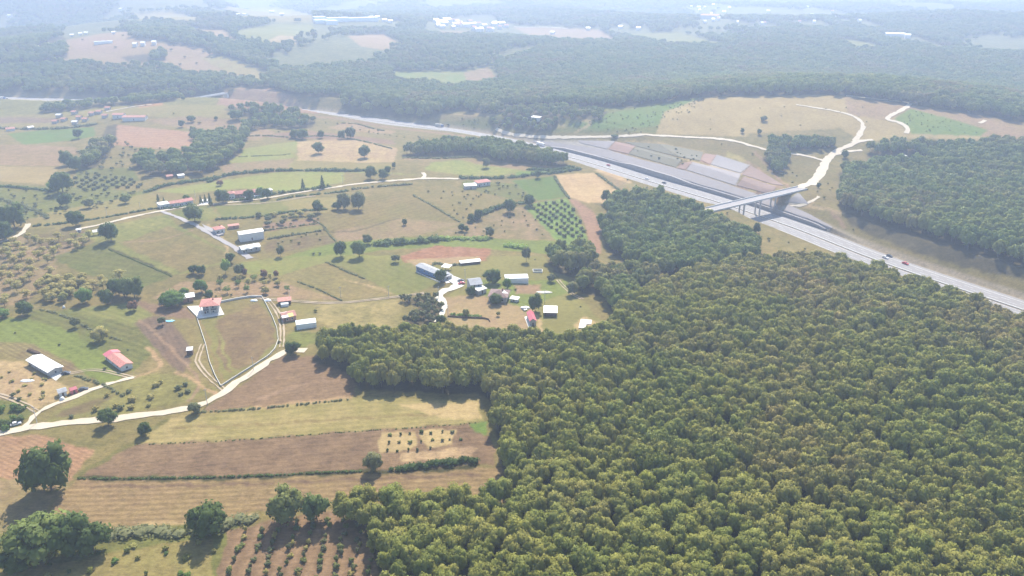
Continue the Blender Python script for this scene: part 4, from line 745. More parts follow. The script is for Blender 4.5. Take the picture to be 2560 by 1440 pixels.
B('shed', (697, 763), (728, 760), 5, 2.4, 'flat', .5, 'wood', 'oldred', "dark lean-to shed with rusty roof above the patched cottage", 'shed'); B('shed', (703, 768), (722, 766), 3, 1.8, 'arch', 0, 'film', 'white', "small white tarpaulin shelter in front of the dark lean-to shed", 'shelter', parts=False)
B('cabin', (150, 993), (168, 988), 4.5, 2.4, 'gable', .7, 'white', 'greyroof', "small cabin with dark grey-green roof beside the red hut", 'cabin', over=.5)
B('hut', (179, 987), (195, 982), 3.5, 2.2, 'gable', .8, 'redmetal', 'redmetal', "small red metal hut beside the grey-green roofed cabin", 'hut', over=.2)
v, Lx = B('stable', (1041, 678), (1106, 702), 7.5, 3.0, 'gable', .9, 'blue', 'greyroof', "long stable with blue walls and white and grey roof panels", 'stable', over=.4, win=5)
MB().add([(-Lx / 2 + 2.5, -.4, 2.98), (Lx / 2 - 4, -.4, 2.98), (Lx / 2 - 4, 3.2, 3.93), (-Lx / 2 + 2.5, 3.2, 3.93)], [(0, 1, 2, 3)]).obj("roof_sheet", [M['whiteroof']], v)
B('annex', (1107, 704), (1130, 697), 7, 2.8, 'flat', .3, 'grey', 'greyroof', "low grey annex at the yard end of the long blue stable", 'annex')
B('canopy', (1105, 676), (1121, 678), 5, 2.5, 'flat', .4, 'grey', 'whiteroof', "white flat canopy on posts north of the blue stable", 'canopy', open_side=True)
B('coop', (1153, 664), (1201, 659), 4, 1.9, 'flat', .3, 'wood', 'whiteroof', "long low dark coop with a thin white roof", 'coop', door=False)
B('greenhouse', (1263, 708), (1321, 709), 8, 3.4, 'arch', 0, 'film', 'film', "long white greenhouse beside a bare soil bed in the farmyard", 'greenhouse')
B('farmhouse', (1178, 731), (1205, 727), 11, 5, 'gable', 1.8, 'grey', 'greyroof', "grey two storey farmhouse with grey gabled roof beside the yard", 'farmhouse', win=2, storeys=2, over=.6)
B('annex', (1196, 738), (1216, 731), 5, 2.8, 'flat', .6, 'grey', 'awning', "low annex with pale sheet roof attached before the grey farmhouse", 'annex')
v, Lx = B('farmhouse', (1222, 754), (1266, 757), 12, 3.6, 'hip', 2.4, 'grey', 'brownroof', "large farmhouse with brown hipped roof and one pale roof patch", 'farmhouse', win=3, over=.8, chimney=True)
MB().add([(Lx / 2 - 1.0, 1.6, 4.0), (Lx / 2 + .5, 5.6, 3.75), (Lx / 2 - 2.6, 6.5, 5.35), (Lx / 2 - 3.2, 3.4, 5.2)], [(0, 1, 2, 3)]).obj("roof_sheet", [M['whiteroof']], v)
B('shed', (1276, 753), (1293, 756), 3.4, 1.8, 'flat', .3, 'white', 'whiteroof', "small low white shed right of the brown roofed farmhouse", 'shed')
B('barn', (1325, 815), (1340, 814), 13, 3.2, 'gable', 1.3, 'grey', 'redmetal', "narrow barn with pink-red metal roof beside a pale concrete strip", 'barn', ridge='y', over=.4)
B('barn', (1362, 791), (1390, 791), 8, 2.6, 'flat', .5, 'wood', 'whiteroof', "dark wooden barn with wide white flat roof", 'barn', over=.8)
B('barn', (1163, 474), (1192, 472), 8, 3.2, 'flat', .4, 'grey', 'whiteroof', "white roofed barn adjoining the red roofed house near the gravel road end", 'barn', over=.3)
B('house', (1196, 467), (1226, 463), 9, 3.6, 'hip', 1.8, 'white', 'redroof', "white house with wide red hipped roof at the gravel road end", win=3, over=.8)
B('barn', (282, 298), (308, 296), 10, 4, 'gable', 1.6, 'white', 'oldred', "shorter pink roofed barn of the distant farm pair", 'barn', over=.5); B('barn', (307, 304), (362, 302), 11, 4, 'gable', 1.6, 'white', 'oldred', "longer pink roofed barn of the distant farm pair", 'barn', over=.5)
small = [(140, 295, 'whiteroof'), (152, 305, 'whiteroof'), (178, 287, 'whiteroof'), (190, 300, 'oldred'), (205, 305, 'oldred'), (222, 290, 'whiteroof'), (240, 286, 'oldred'), (255, 296, 'whiteroof'), (262, 276, 'greyroof'), (180, 312, 'whiteroof'), (130, 310, 'whiteroof')]
for i, (u, v_, rm) in enumerate(small): B('village_house', (u, v_), (u + 12, v_ - 1), 7, 3, 'gable', 1.3, 'grey', 'oldred' if i % 3 else rm, "tiny house in the hamlet near the left highway stretch", group="houses of the hamlet by the left highway", parts=False)
B('house', (16, 329), (38, 327), 8, 3, 'gable', 1.4, 'white', 'oldred', "pink roofed house above the bright green field", parts=False); B('shed', (72, 325), (86, 323), 6, 3, 'gable', 1, 'white', 'whiteroof', "small white shed above the bright green field", 'shed', parts=False)
B('hut', (418, 448), (433, 446), 6, 2.5, 'gable', 1, 'brick', 'oldred', "rusty roofed hut hidden among the hedgerow trees", 'hut', parts=False); B('hut', (447, 446), (462, 444), 5, 2.5, 'flat', .4, 'white', 'whiteroof', "white roofed hut hidden among the hedgerow trees", 'hut', parts=False)
for i, (u0, v0, u1, v1) in enumerate([(787, 52, 812, 51), (789, 60, 818, 59), (820, 55, 868, 54), (872, 54, 940, 53), (815, 62, 842, 61)]): B('greenhouse', (u0, v0), (u1, v1), 26, 7, 'arch', 0, 'film', 'whiteroof', "long white greenhouse in the distant complex on the ridge", 'greenhouse', group="greenhouses of the distant complex", parts=False)
B('polytunnel', (236, 113), (273, 106), 9, 4, 'arch', 0, 'film', 'whiteroof', "lone white polytunnel slanting across the distant ploughed hill", 'polytunnel', parts=False)
for u, v_ in [(176, 93), (197, 89), (211, 87), (280, 86)]: B('shed', (u, v_), (u + 7, v_ - 1), 9, 4, 'gable', 1.5, 'white', 'whiteroof', "tiny white shed in a row on the distant left hill", 'shed', group="white sheds on the distant left hill", parts=False)
for u, v_ in [(297, 28), (590, 41), (606, 39), (675, 32), (700, 40), (18, 44), (332, 118), (352, 116), (380, 113), (940, 46), (958, 55), (972, 58), (925, 48), (1465, 76), (1375, 86), (1590, 76), (1545, 72)]: B('village_house', (u, v_), (u + 9, v_), 12, 5, 'gable', 2, 'white', 'whiteroof', "tiny white house scattered on the hazy hills", group="houses scattered on the hazy hills", parts=False)
rv = random.Random(4)
for i in range(36):
    u = rv.uniform(1085, 1262); v_ = 50 + (u - 1085) * .09 + rv.uniform(0, 20); B('village_house', (u, v_), (u + rv.uniform(7, 16), v_ - rv.uniform(-.5, .7)), rv.uniform(10, 16), rv.uniform(5, 8), 'gable', 3, 'white', rv.choice(['whiteroof', 'whiteroof', 'oldred', 'redroof', 'brick']), "tiny house in the dense hilltop village", group="houses of the dense hilltop village", parts=False)
for i in range(26):
    u = rv.choice([rv.uniform(1690, 1860), rv.uniform(1690, 2240)]); v_ = rv.uniform(14, 64); B('village_house', (u, v_), (u + rv.uniform(4, 8), v_), 12, 5, 'gable', 3, 'white', rv.choice(['whiteroof', 'whiteroof', 'white', 'oldred']), "speck of a house in the hazy far valley town", group="houses of the hazy valley town", parts=False)
for i, (u, v_, l_) in enumerate([(2214, 93, 44), (2262, 96, 12)]): B('farm_hall', (u, v_), (u + l_, v_ + .5), 18, 7, 'gable', 2, 'white', 'whiteroof', ["long white hall alone on the hazy right hills", "short white hall beside the long one on the hazy right hills"][i], 'hall', parts=False)
B('farm_hall', (1750, 48), (1790, 50), 25, 9, 'gable', 3, 'white', 'oldred', "long pale hall in the hazy far valley town", 'hall', parts=False)
B('hut', (1328, 307), (1348, 305), 7, 3, 'flat', .4, 'white', 'whiteroof', "lone white roofed hut by a tree beyond the highway", 'hut', parts=False)
B('hut', (2255, 397), (2266, 396), 4, 2, 'flat', .3, 'white', 'whiteroof', "white tarpaulin hut at the foot of the upper right wood", 'hut', parts=False); B('hut', (2214, 404), (2236, 402), 3, 1.3, 'flat', .2, 'grey', 'awning', "low pale stack of panels below the upper right wood", 'stack', parts=False)
# ------------------------------------------------------------------ walls, fences, poles
def wall_line(uv, hgt, half, mat, label, cat='wall', name='boundary_wall'):
    L = resample(px_line_s(uv), 3); z = ter(L[:, 0], L[:, 1]); return tag(extrude_line(name, L, half, z - .4, z + hgt, mat, step=3), label, cat)
def px_line_s(uv): return P(dens(uv, 3)[:-2])
wall_line([(485, 772), (500, 818), (514, 860), (524, 905), (538, 940), (552, 966)], 0.8, .14, M['stone'], "pale stone wall curving down the left side of the villa enclosure")
wall_line([(553, 966), (590, 942), (630, 917), (672, 890), (688, 872), (696, 850)], 0.8, .18, M['stone'], "pale stone wall of the villa enclosure along the gravel road")
wall_line([(696, 850), (692, 820), (680, 790), (665, 760), (655, 743)], 0.8, .14, M['stone'], "pale stone wall on the right side of the villa enclosure")
wall_line([(655, 743), (625, 743), (590, 749), (550, 757)], 1.2, .3, M['concrete'], "grey wall along the upper side of the villa enclosure")
wall_line([(1120, 792), (1160, 795), (1220, 797), (1225, 805)], .9, .12, M['wood'], "dark timber fence along the lower edge of the farm paddock", 'fence', 'fence')
wall_line([(1040, 680), (1070, 694), (1100, 706)], .5, .3, M['concrete'], "low concrete kerb wall along the blue stable")
def pole(u, v, h, label): 
    x, y = P((u, v)); x, y = float(x), float(y); r_ = empty('utility_pole', (x, y, Z(x, y)), .4); tag(r_, label, 'utility pole'); MB().tube((0, 0, -.5), (0, 0, h), .17, .12, 6).obj('mast', [M['concrete']], r_)
    MB().box(-.9, .9, -.06, .06, h - .7, h - .55).obj('crossarm', [M['metal']], r_)
for u, v, h, l in [(519, 1013, 9, "utility pole beside the main gravel road above the furrowed strips"), (93, 1058, 9, "utility pole at the fork of the two gravel roads"), (634, 926, 8, "utility pole between the enclosure wall and the road"),
                   (1097, 745, 8, "utility pole at the bend of the farm's concrete track"), (972, 740, 7, "utility pole at the right end of the field track"), (852, 742, 7, "utility pole in the middle of the field track"), (1362, 755, 8, "utility pole on the farmyard lawn below the soil bed"),
                   (1163, 700, 8, "utility pole between the stable yard and grey farmhouse"), (490, 504, 10, "utility pole behind the roadside farm row"), (725, 748, 7, "utility pole above the patched cottage"), (1120, 790, 7, "utility pole at the lower left corner of the paddock"),
                   (352, 528, 8, "utility pole by the hedge north of the gravel road"), (268, 540, 8, "utility pole in the pale strip field north of the road"), (857, 458, 8, "utility pole above the far gravel road")]: pole(u, v, h, l)
x, y = P((425, 803)); mb = MB(); mb.add([(math.cos(a) * (2.6 + .6 * math.sin(3 * a)), math.sin(a) * (1.7 + .4 * math.cos(2 * a)), .12 + .25 * (k % 3 == 0)) for k, a in enumerate(np.linspace(0, 2 * math.pi, 14, endpoint=False))] + [(0, 0, .6)], [(k, (k + 1) % 14, 14) for k in range(14)])
o = mb.obj("tarpaulin", [M['tarp']]); o.location = (float(x), float(y), Z(x, y)); tag(o, "light blue tarpaulin lying on the brown ground beside a small tree", "tarpaulin")
def blob(name, u, v, R, hh, mat, label, cat, n=ICO2, sx=1.0):
    x, y = P((u, v)); q = n[0] * np.array([R * sx, R, hh]); q[:, 2] = np.maximum(q[:, 2], -.2); o = mesh_obj(name, q * (1 + .06 * np.sin(n[0][:, [0]] * 7)), n[1], mat, smooth=True); o.location = (float(x), float(y), Z(x, y)); return tag(o, label, cat)
blob('water_tank', 156, 1000, 1.3, 1.8, M['white'], "white round water tank beside the grey-green cabin", 'tank'); blob('water_tank', 160, 770, .9, 1.6, M['white'], "small white tank below the yellowing orchard", 'tank')
blob('haystack', 635, 750 + 2, 1.6, 1.0, M['film'], "white wrapped bale left of the enclosure corner", 'bale', sx=1.5); blob('haystack', 669, 752, 1.7, 1.2, M['film'], "white wrapped bale right of the enclosure corner", 'bale', sx=1.4)
blob('rubble_heap', 1313, 770, 2, 1.0, M['white'], "white heap beside the dark tree in the farmyard", 'heap', sx=1.6); blob('rubble_heap', 1360, 731, 2.2, .5, M['stone'], "low pale rubble heap on the farmyard lawn", 'heap', sx=2.5)
blob('rubble_heap', 68, 952, 1.7, .4, M['white'], "white sheet heap on the dry ground below the white bungalow", 'heap', sx=2.2)
def pen(u, v, s, label, mat='white'):
    x, y = P((u, v)); r_ = empty('pen', (float(x), float(y), Z(x, y))); tag(r_, label, 'pen')
    for x0, x1, y0, y1 in ((-s, s, -s * .7, -s * .7 + .25), (-s, s, s * .7, s * .7 + .25), (-s, -s + .25, -s * .7 + .25, s * .7), (s - .25, s, -s * .7 + .25, s * .7)): MB().box(x0, x1, y0, y1, -.3, 1.0).obj('panel', [M[mat]], r_)
pen(1344, 679, 3.2, "small white walled pen at the right of the farm meadow")
x, y = P((86, 882)); r_ = empty('woodpile', (float(x), float(y), Z(x, y)), -.5); tag(r_, "dark stacked woodpile behind the white roofed bungalow", 'woodpile')
for k in range(9): MB().tube((-5 + k * 1.1, -.9, .35), (-5.2 + k * 1.1, .9, .4), .42, .4, 6).tube((-4.5 + k * 1.1, -.8, 1.0), (-4.6 + k * 1.1, .8, 1.05), .38, .36, 6).obj('log', [M['wood']], r_)

# ------------------------------------------------------------------ vehicles
def prism(mb, prof, w2, mi=0):   # outline in x-z, extruded in y
    n = len(prof); V = [(x, -w2, z) for x, z in prof] + [(x, w2, z) for x, z in prof]
    return mb.add(V, [tuple(range(n)), tuple(range(n, 2 * n))[::-1]] + [(i, n + i, n + (i + 1) % n, (i + 1) % n) for i in range(n)], mi)
def wheels(root, xs, w2, r_):
    for x in xs:
        for s in (-1, 1):
            wh = MB().tube((x, s * (w2 - .1), r_), (x, s * (w2 + .1), r_), r_, r_, 12).obj("wheel", [M['rubber']], root); MB().tube((x, s * (w2 + .1), r_), (x, s * (w2 + .13), r_), r_ * .55, r_ * .5, 8).obj("rim", [M['grey']], wh)
def car(loc, rz, mat, label, z=None, k=1.0, name='car', cat='car'):
    root = empty(name, (*loc, z if z is not None else Z(*loc)), rz); tag(root, label, cat); root.scale = (k, k, k)
    prism(MB(), [(-2.2, .35), (2.2, .35), (2.25, .7), (1.9, .88), (1.0, .98), (-1.7, 1.0), (-2.2, .92)], .88).obj("body", [mat], root)
    prism(MB(), [(1.05, .98), (.45, 1.42), (-1.15, 1.45), (-1.75, 1.0)], .74).obj("cabin", [M['glass']], root); prism(MB(), [(.42, 1.41), (-1.12, 1.44), (-1.05, 1.5), (.35, 1.47)], .76).obj("roof", [mat], root)
    for s in (-1, 1): MB().box(2.2, 2.27, s * .6 - .15, s * .6 + .15, .6, .75).obj("headlight", [M['white']], root)
    wheels(root, (-1.35, 1.35), .85, .33); return root
def truck(loc, rz, cabm, boxm, label, z):
    root = empty("truck", (*loc, z), rz); tag(root, label, 'truck')
    prism(MB(), [(3.6, .6), (6.0, .6), (6.0, 1.9), (5.7, 3.0), (3.6, 3.1)], 1.22).obj("cab", [cabm], root); prism(MB(), [(5.98, 1.75), (6.03, 1.75), (5.78, 2.8), (5.7, 2.8)], 1.1).obj("windscreen", [M['glass']], root)
    MB().box(-6.5, 3.3, -1.25, 1.25, 1.1, 3.7).obj("cargo_box", [boxm], root); MB().box(-6.5, 5.5, -.9, .9, .6, 1.05).obj("chassis", [M['metal']], root); wheels(root, (-5.4, -4.1, 4.7), 1.1, .5); return root
def on_hwy(u, v):
    p = flat(u, v, ZR + .4); L = resample(HWY, 5); i = int(np.argmin(np.hypot(*(L - p).T))); i = min(max(i, 1), len(L) - 2); d = L[i + 1] - L[i - 1]; return (float(p[0]), float(p[1])), math.atan2(d[1], d[0])
for u, v, mt, l, fl in [(2213, 645, 'cw', "white car on the highway just behind the dark car", 0), (2223, 641, 'cd', "dark car on the highway beside a white one", 0), (2263, 660, 'cr', "red car on the highway at the right", 0), (1521, 414, 'cr', "dark red car on the highway left of the tan field's corner", 1),
                        (1617, 448, 'cw', "white car on the highway between the wood and the wall", 1), (1660, 458, 'cd', "dark grey car following the white one near the overpass", 1), (1228, 345, 'cd', "black car on the highway above the mid wood", 1), (20, 248, 'cd', "dark car on the far left highway stretch", 0), (120, 254, 'cw', "white van on the far left highway stretch", 1)]:
    p, a = on_hwy(u, v); car(p, a + fl * math.pi, M[mt], l, ZR + .16 + np.hypot(*p) * .0003, 1.05)
p, a = on_hwy(1099, 317); truck(p, a, M['cb'], M['grey'], "blue and grey truck on the far highway bend", ZR + .5); p, a = on_hwy(1352, 364); truck(p, a, M['cw'], M['whiteroof'], "white truck on the highway at the start of the wall", ZR + .45); p, a = on_hwy(5, 248); truck(p, a, M['cb'], M['whiteroof'], "blue and white truck at the far left edge of the highway", ZR + .5)
for u, v, a, mt, l in [(165, 935, .2, 'cd', "black car parked beside the white bungalow's patio"), (1152, 703, .5, 'cd', "dark car parked highest in the farm's concrete yard"), (1154, 710, .45, 'cr', "dark red car parked lowest in the farm's concrete yard"), (40, 1062, .6, 'cw', "white car parked under trees at the left road fork"),
                       (1310, 834 - 60, 2.0, 'cw', "white car near the dark tree above the pink roofed barn"), (209, 975, 0.4, 'cd', "small grey car beside the red hut")]:
    x, y = P((u, v)); car((float(x), float(y)), a, M[mt], l)

# ------------------------------------------------------------------ hedges
def hedge(uv, hgt, wid, fol, label, cat='hedge', gap=0.0, name='hedge', seed=0):
    hgt *= 1.12; wid *= 1.12; L = resample(px_line(uv), max(1.0, wid * .5)); r2 = np.random.default_rng(seed + len(L)); V = []; F_ = []; n = 0; c0 = L.mean(0); z0 = Z(*c0)
    zz = ter(L[:, 0], L[:, 1])
    for (x, y), z in zip(L, zz):
        if r2.random() < gap: continue
        R = wid * r2.uniform(.45, .85); hh = hgt * r2.uniform(.45, 1.15) * .5; c = np.array([x - c0[0] + r2.normal(0, wid * .18), y - c0[1] + r2.normal(0, wid * .18), z - z0 + hh * .75])
        S = np.array([R, R, hh]); bv = ICO1[0] * S * .85 + c; V.append(bv); F_ += [[j + n for j in f] for f in ICO1[1]]; n += len(bv); m_ = 34
        d = r2.normal(0, 1, (m_, 3)); d[:, 2] += .3; d /= np.linalg.norm(d, axis=1)[:, None]; lv, lf = leaf_quads(r2, c + d * S * r2.uniform(.85, 1.15, (m_, 1)), d, .16 * (R + hh) * .8)
        V.append(lv); F_ += [tuple(j + n for j in f) for f in lf]; n += len(lv)
    o = mesh_obj(name, np.vstack(V), F_, M['f_' + fol]); o.location = (*c0, z0); return tag(o, label, cat)
HEDGES = [([(195, 1196), (560, 1193), (900, 1179)], .9, 1.0, 'dark', "long thin dark hedge between the brown strip and the furrowed strip", .1), ([(985, 1176), (1090, 1163), (1190, 1152)], 2.4, 2.6, 'dark', "thick bushy hedge at the right end below the brown strip", 0), ([(490, 1032), (640, 1022), (870, 1000)], 1.0, 1.0, 'olive', "thin scruffy hedge along the lower edge of the bare soil field", .3),
 ([(340, 1112), (560, 1102), (900, 1078), (1190, 1057)], .5, .6, 'dark', "very low hedge line between the yellow and brown strips", .45), ([(275, 1340), (370, 1330), (470, 1335), (600, 1300), (690, 1292)], 2.6, 4, 'olive', "wide brushy hedge at the bottom of the furrowed strip", .15),
 ([(545, 549), (640, 543), (730, 530), (815, 524)], 1.8, 2.4, 'dark', "hedge between the two strips right of the forked lane", .1), ([(670, 598), (720, 590), (800, 578)], 1.4, 1.8, 'olive', "scrubby hedge terrace right of the white barn", .2), ([(660, 577), (740, 566), (800, 558)], 1.2, 1.4, 'olive', "thin hedge terrace behind the white barn", .3),
 ([(760, 542), (805, 562), (822, 585), (840, 604)], .9, 1.2, 'olive', "low hedge descending right of the terraces", .1), ([(520, 456), (560, 441), (640, 431), (760, 427), (910, 427)], 3.2, 3.4, 'dark', "long bushy hedgerow across the pale upper fields", .08), ([(370, 480), (420, 464), (480, 455), (540, 446)], 3, 3.4, 'dark', "bushy hedgerow leading up to the valley trees", .05),
 ([(700, 484), (760, 477), (830, 468)], 3, 3, 'dark', "bushes above the gravel road beside the tall conifers", .1), ([(690, 501), (740, 492), (800, 486), (870, 478)], 1.8, 2.2, 'dark', "low hedge below the gravel road", .2), ([(880, 474), (950, 467), (1030, 461)], 2, 2.4, 'olive', "sparse hedge below the far end of the gravel road", .3),
 ([(272, 624), (350, 657), (430, 692)], .6, .7, 'dark', "thin dark hedge line dividing the two green slopes", .1), ([(818, 656), (865, 678), (912, 697)], 1.0, 1.3, 'olive', "low hedge beside the bright field near the two round trees", .05), ([(745, 705), (800, 726), (855, 752)], 1.0, 1.0, 'olive', "low hedge running down to the field track", .15),
 ([(1150, 446), (1250, 446), (1330, 438), (1400, 430), (1450, 424)], 3, 3.4, 'dark', "bushy hedge above the bright green square field", .05), ([(1385, 441), (1400, 465), (1416, 488), (1424, 497)], 1.6, 1.8, 'olive', "hedge between the green square field and the tan field", .15), ([(1490, 434), (1520, 455), (1552, 478)], 1.4, 1.8, 'olive', "sparse hedge on the right edge of the tan field", .3),
 ([(1172, 556), (1225, 528), (1270, 515), (1320, 506)], 3.4, 4, 'dark', "thick hedge climbing towards the olive grove", .05), ([(1030, 487), (1090, 520), (1150, 556)], 1.2, 1.6, 'olive', "sparse hedge down the right side of the wide brown field", .35), ([(85, 566), (150, 560), (240, 548), (310, 536), (390, 522)], 1.8, 2, 'dark', "patchy hedge north of the main gravel road", .25),
 ([(945, 612), (1000, 610), (1085, 603)], 4.5, 5, 'dark', "tall dark tree hedge above the farm meadow", .02), ([(1085, 601), (1150, 598), (1215, 601)], 3.2, 4, 'lime', "bright lime green bamboo thicket above the farm meadow", .0), ([(1265, 616), (1290, 618), (1312, 622)], 3.5, 4, 'lime', "small bright green thicket at the top right of the farm meadow", .0),
 ([(855, 308), (900, 312), (960, 327)], 1.4, 2, 'olive', "thin hedge below the highway in the pink field", .3), ([(740, 345), (820, 340), (900, 352), (980, 372)], 1.4, 2, 'olive', "thin curved hedge over the pink rounded field", .35), ([(560, 345), (640, 340), (740, 345)], 1.6, 2.2, 'olive', "scrubby hedge between valley trees and the pink field", .3),
 ([(600, 392), (700, 388), (725, 385)], 1, 1.6, 'olive', "faint hedge across the pale green field", .35), ([(1010, 395), (1100, 396), (1180, 393)], 1.5, 2.5, 'olive', "low bushes below the mid wood", .3), ([(1320, 424), (1380, 426), (1430, 418)], 2.6, 3, 'dark', "bushes at the right end below the mid wood", .1),
 ([(0, 466), (70, 472), (140, 478)], 2.2, 3, 'dark', "hedge below the straw coloured field at the left edge", .1), ([(0, 322), (80, 324), (150, 322), (235, 312)], 3, 4, 'olive', "hedgerow above the bright green field at the left", .15), ([(0, 498), (70, 520), (120, 545)], 2, 3, 'olive', "scruffy hedge in the green scrub at the left edge", .2),
 ([(100, 775), (160, 790), (240, 830), (300, 850)], 1, 1.4, 'olive', "row of scruffy bushes along the green terrace", .35), ([(1130, 788), (1160, 790), (1200, 792)], 1.6, 2, 'green', "green bushes at the bottom of the farm paddock", .2), ([(1150, 662), (1120, 664), (1090, 660), (1080, 665)], 1.5, 1.8, 'olive', "bushes between the coop and the blue stable", .2),
 ([(395, 520), (430, 522), (480, 512)], 2.2, 2.2, 'dark', "garden bushes in front of the roadside farm row", .25), ([(590, 503), (650, 495), (690, 485)], 2.4, 3, 'dark', "bushes in front of the orange roofed barn", .1), ([(190, 940), (250, 960), (310, 990)], 1.2, 1.4, 'olive', "scattered shrubs below the dirt lane", .4)]
for i, (uv, hh, wd, fo, lb, gp) in enumerate(HEDGES): hedge(uv, hh, wd, fo, lb, gap=gp, seed=i)

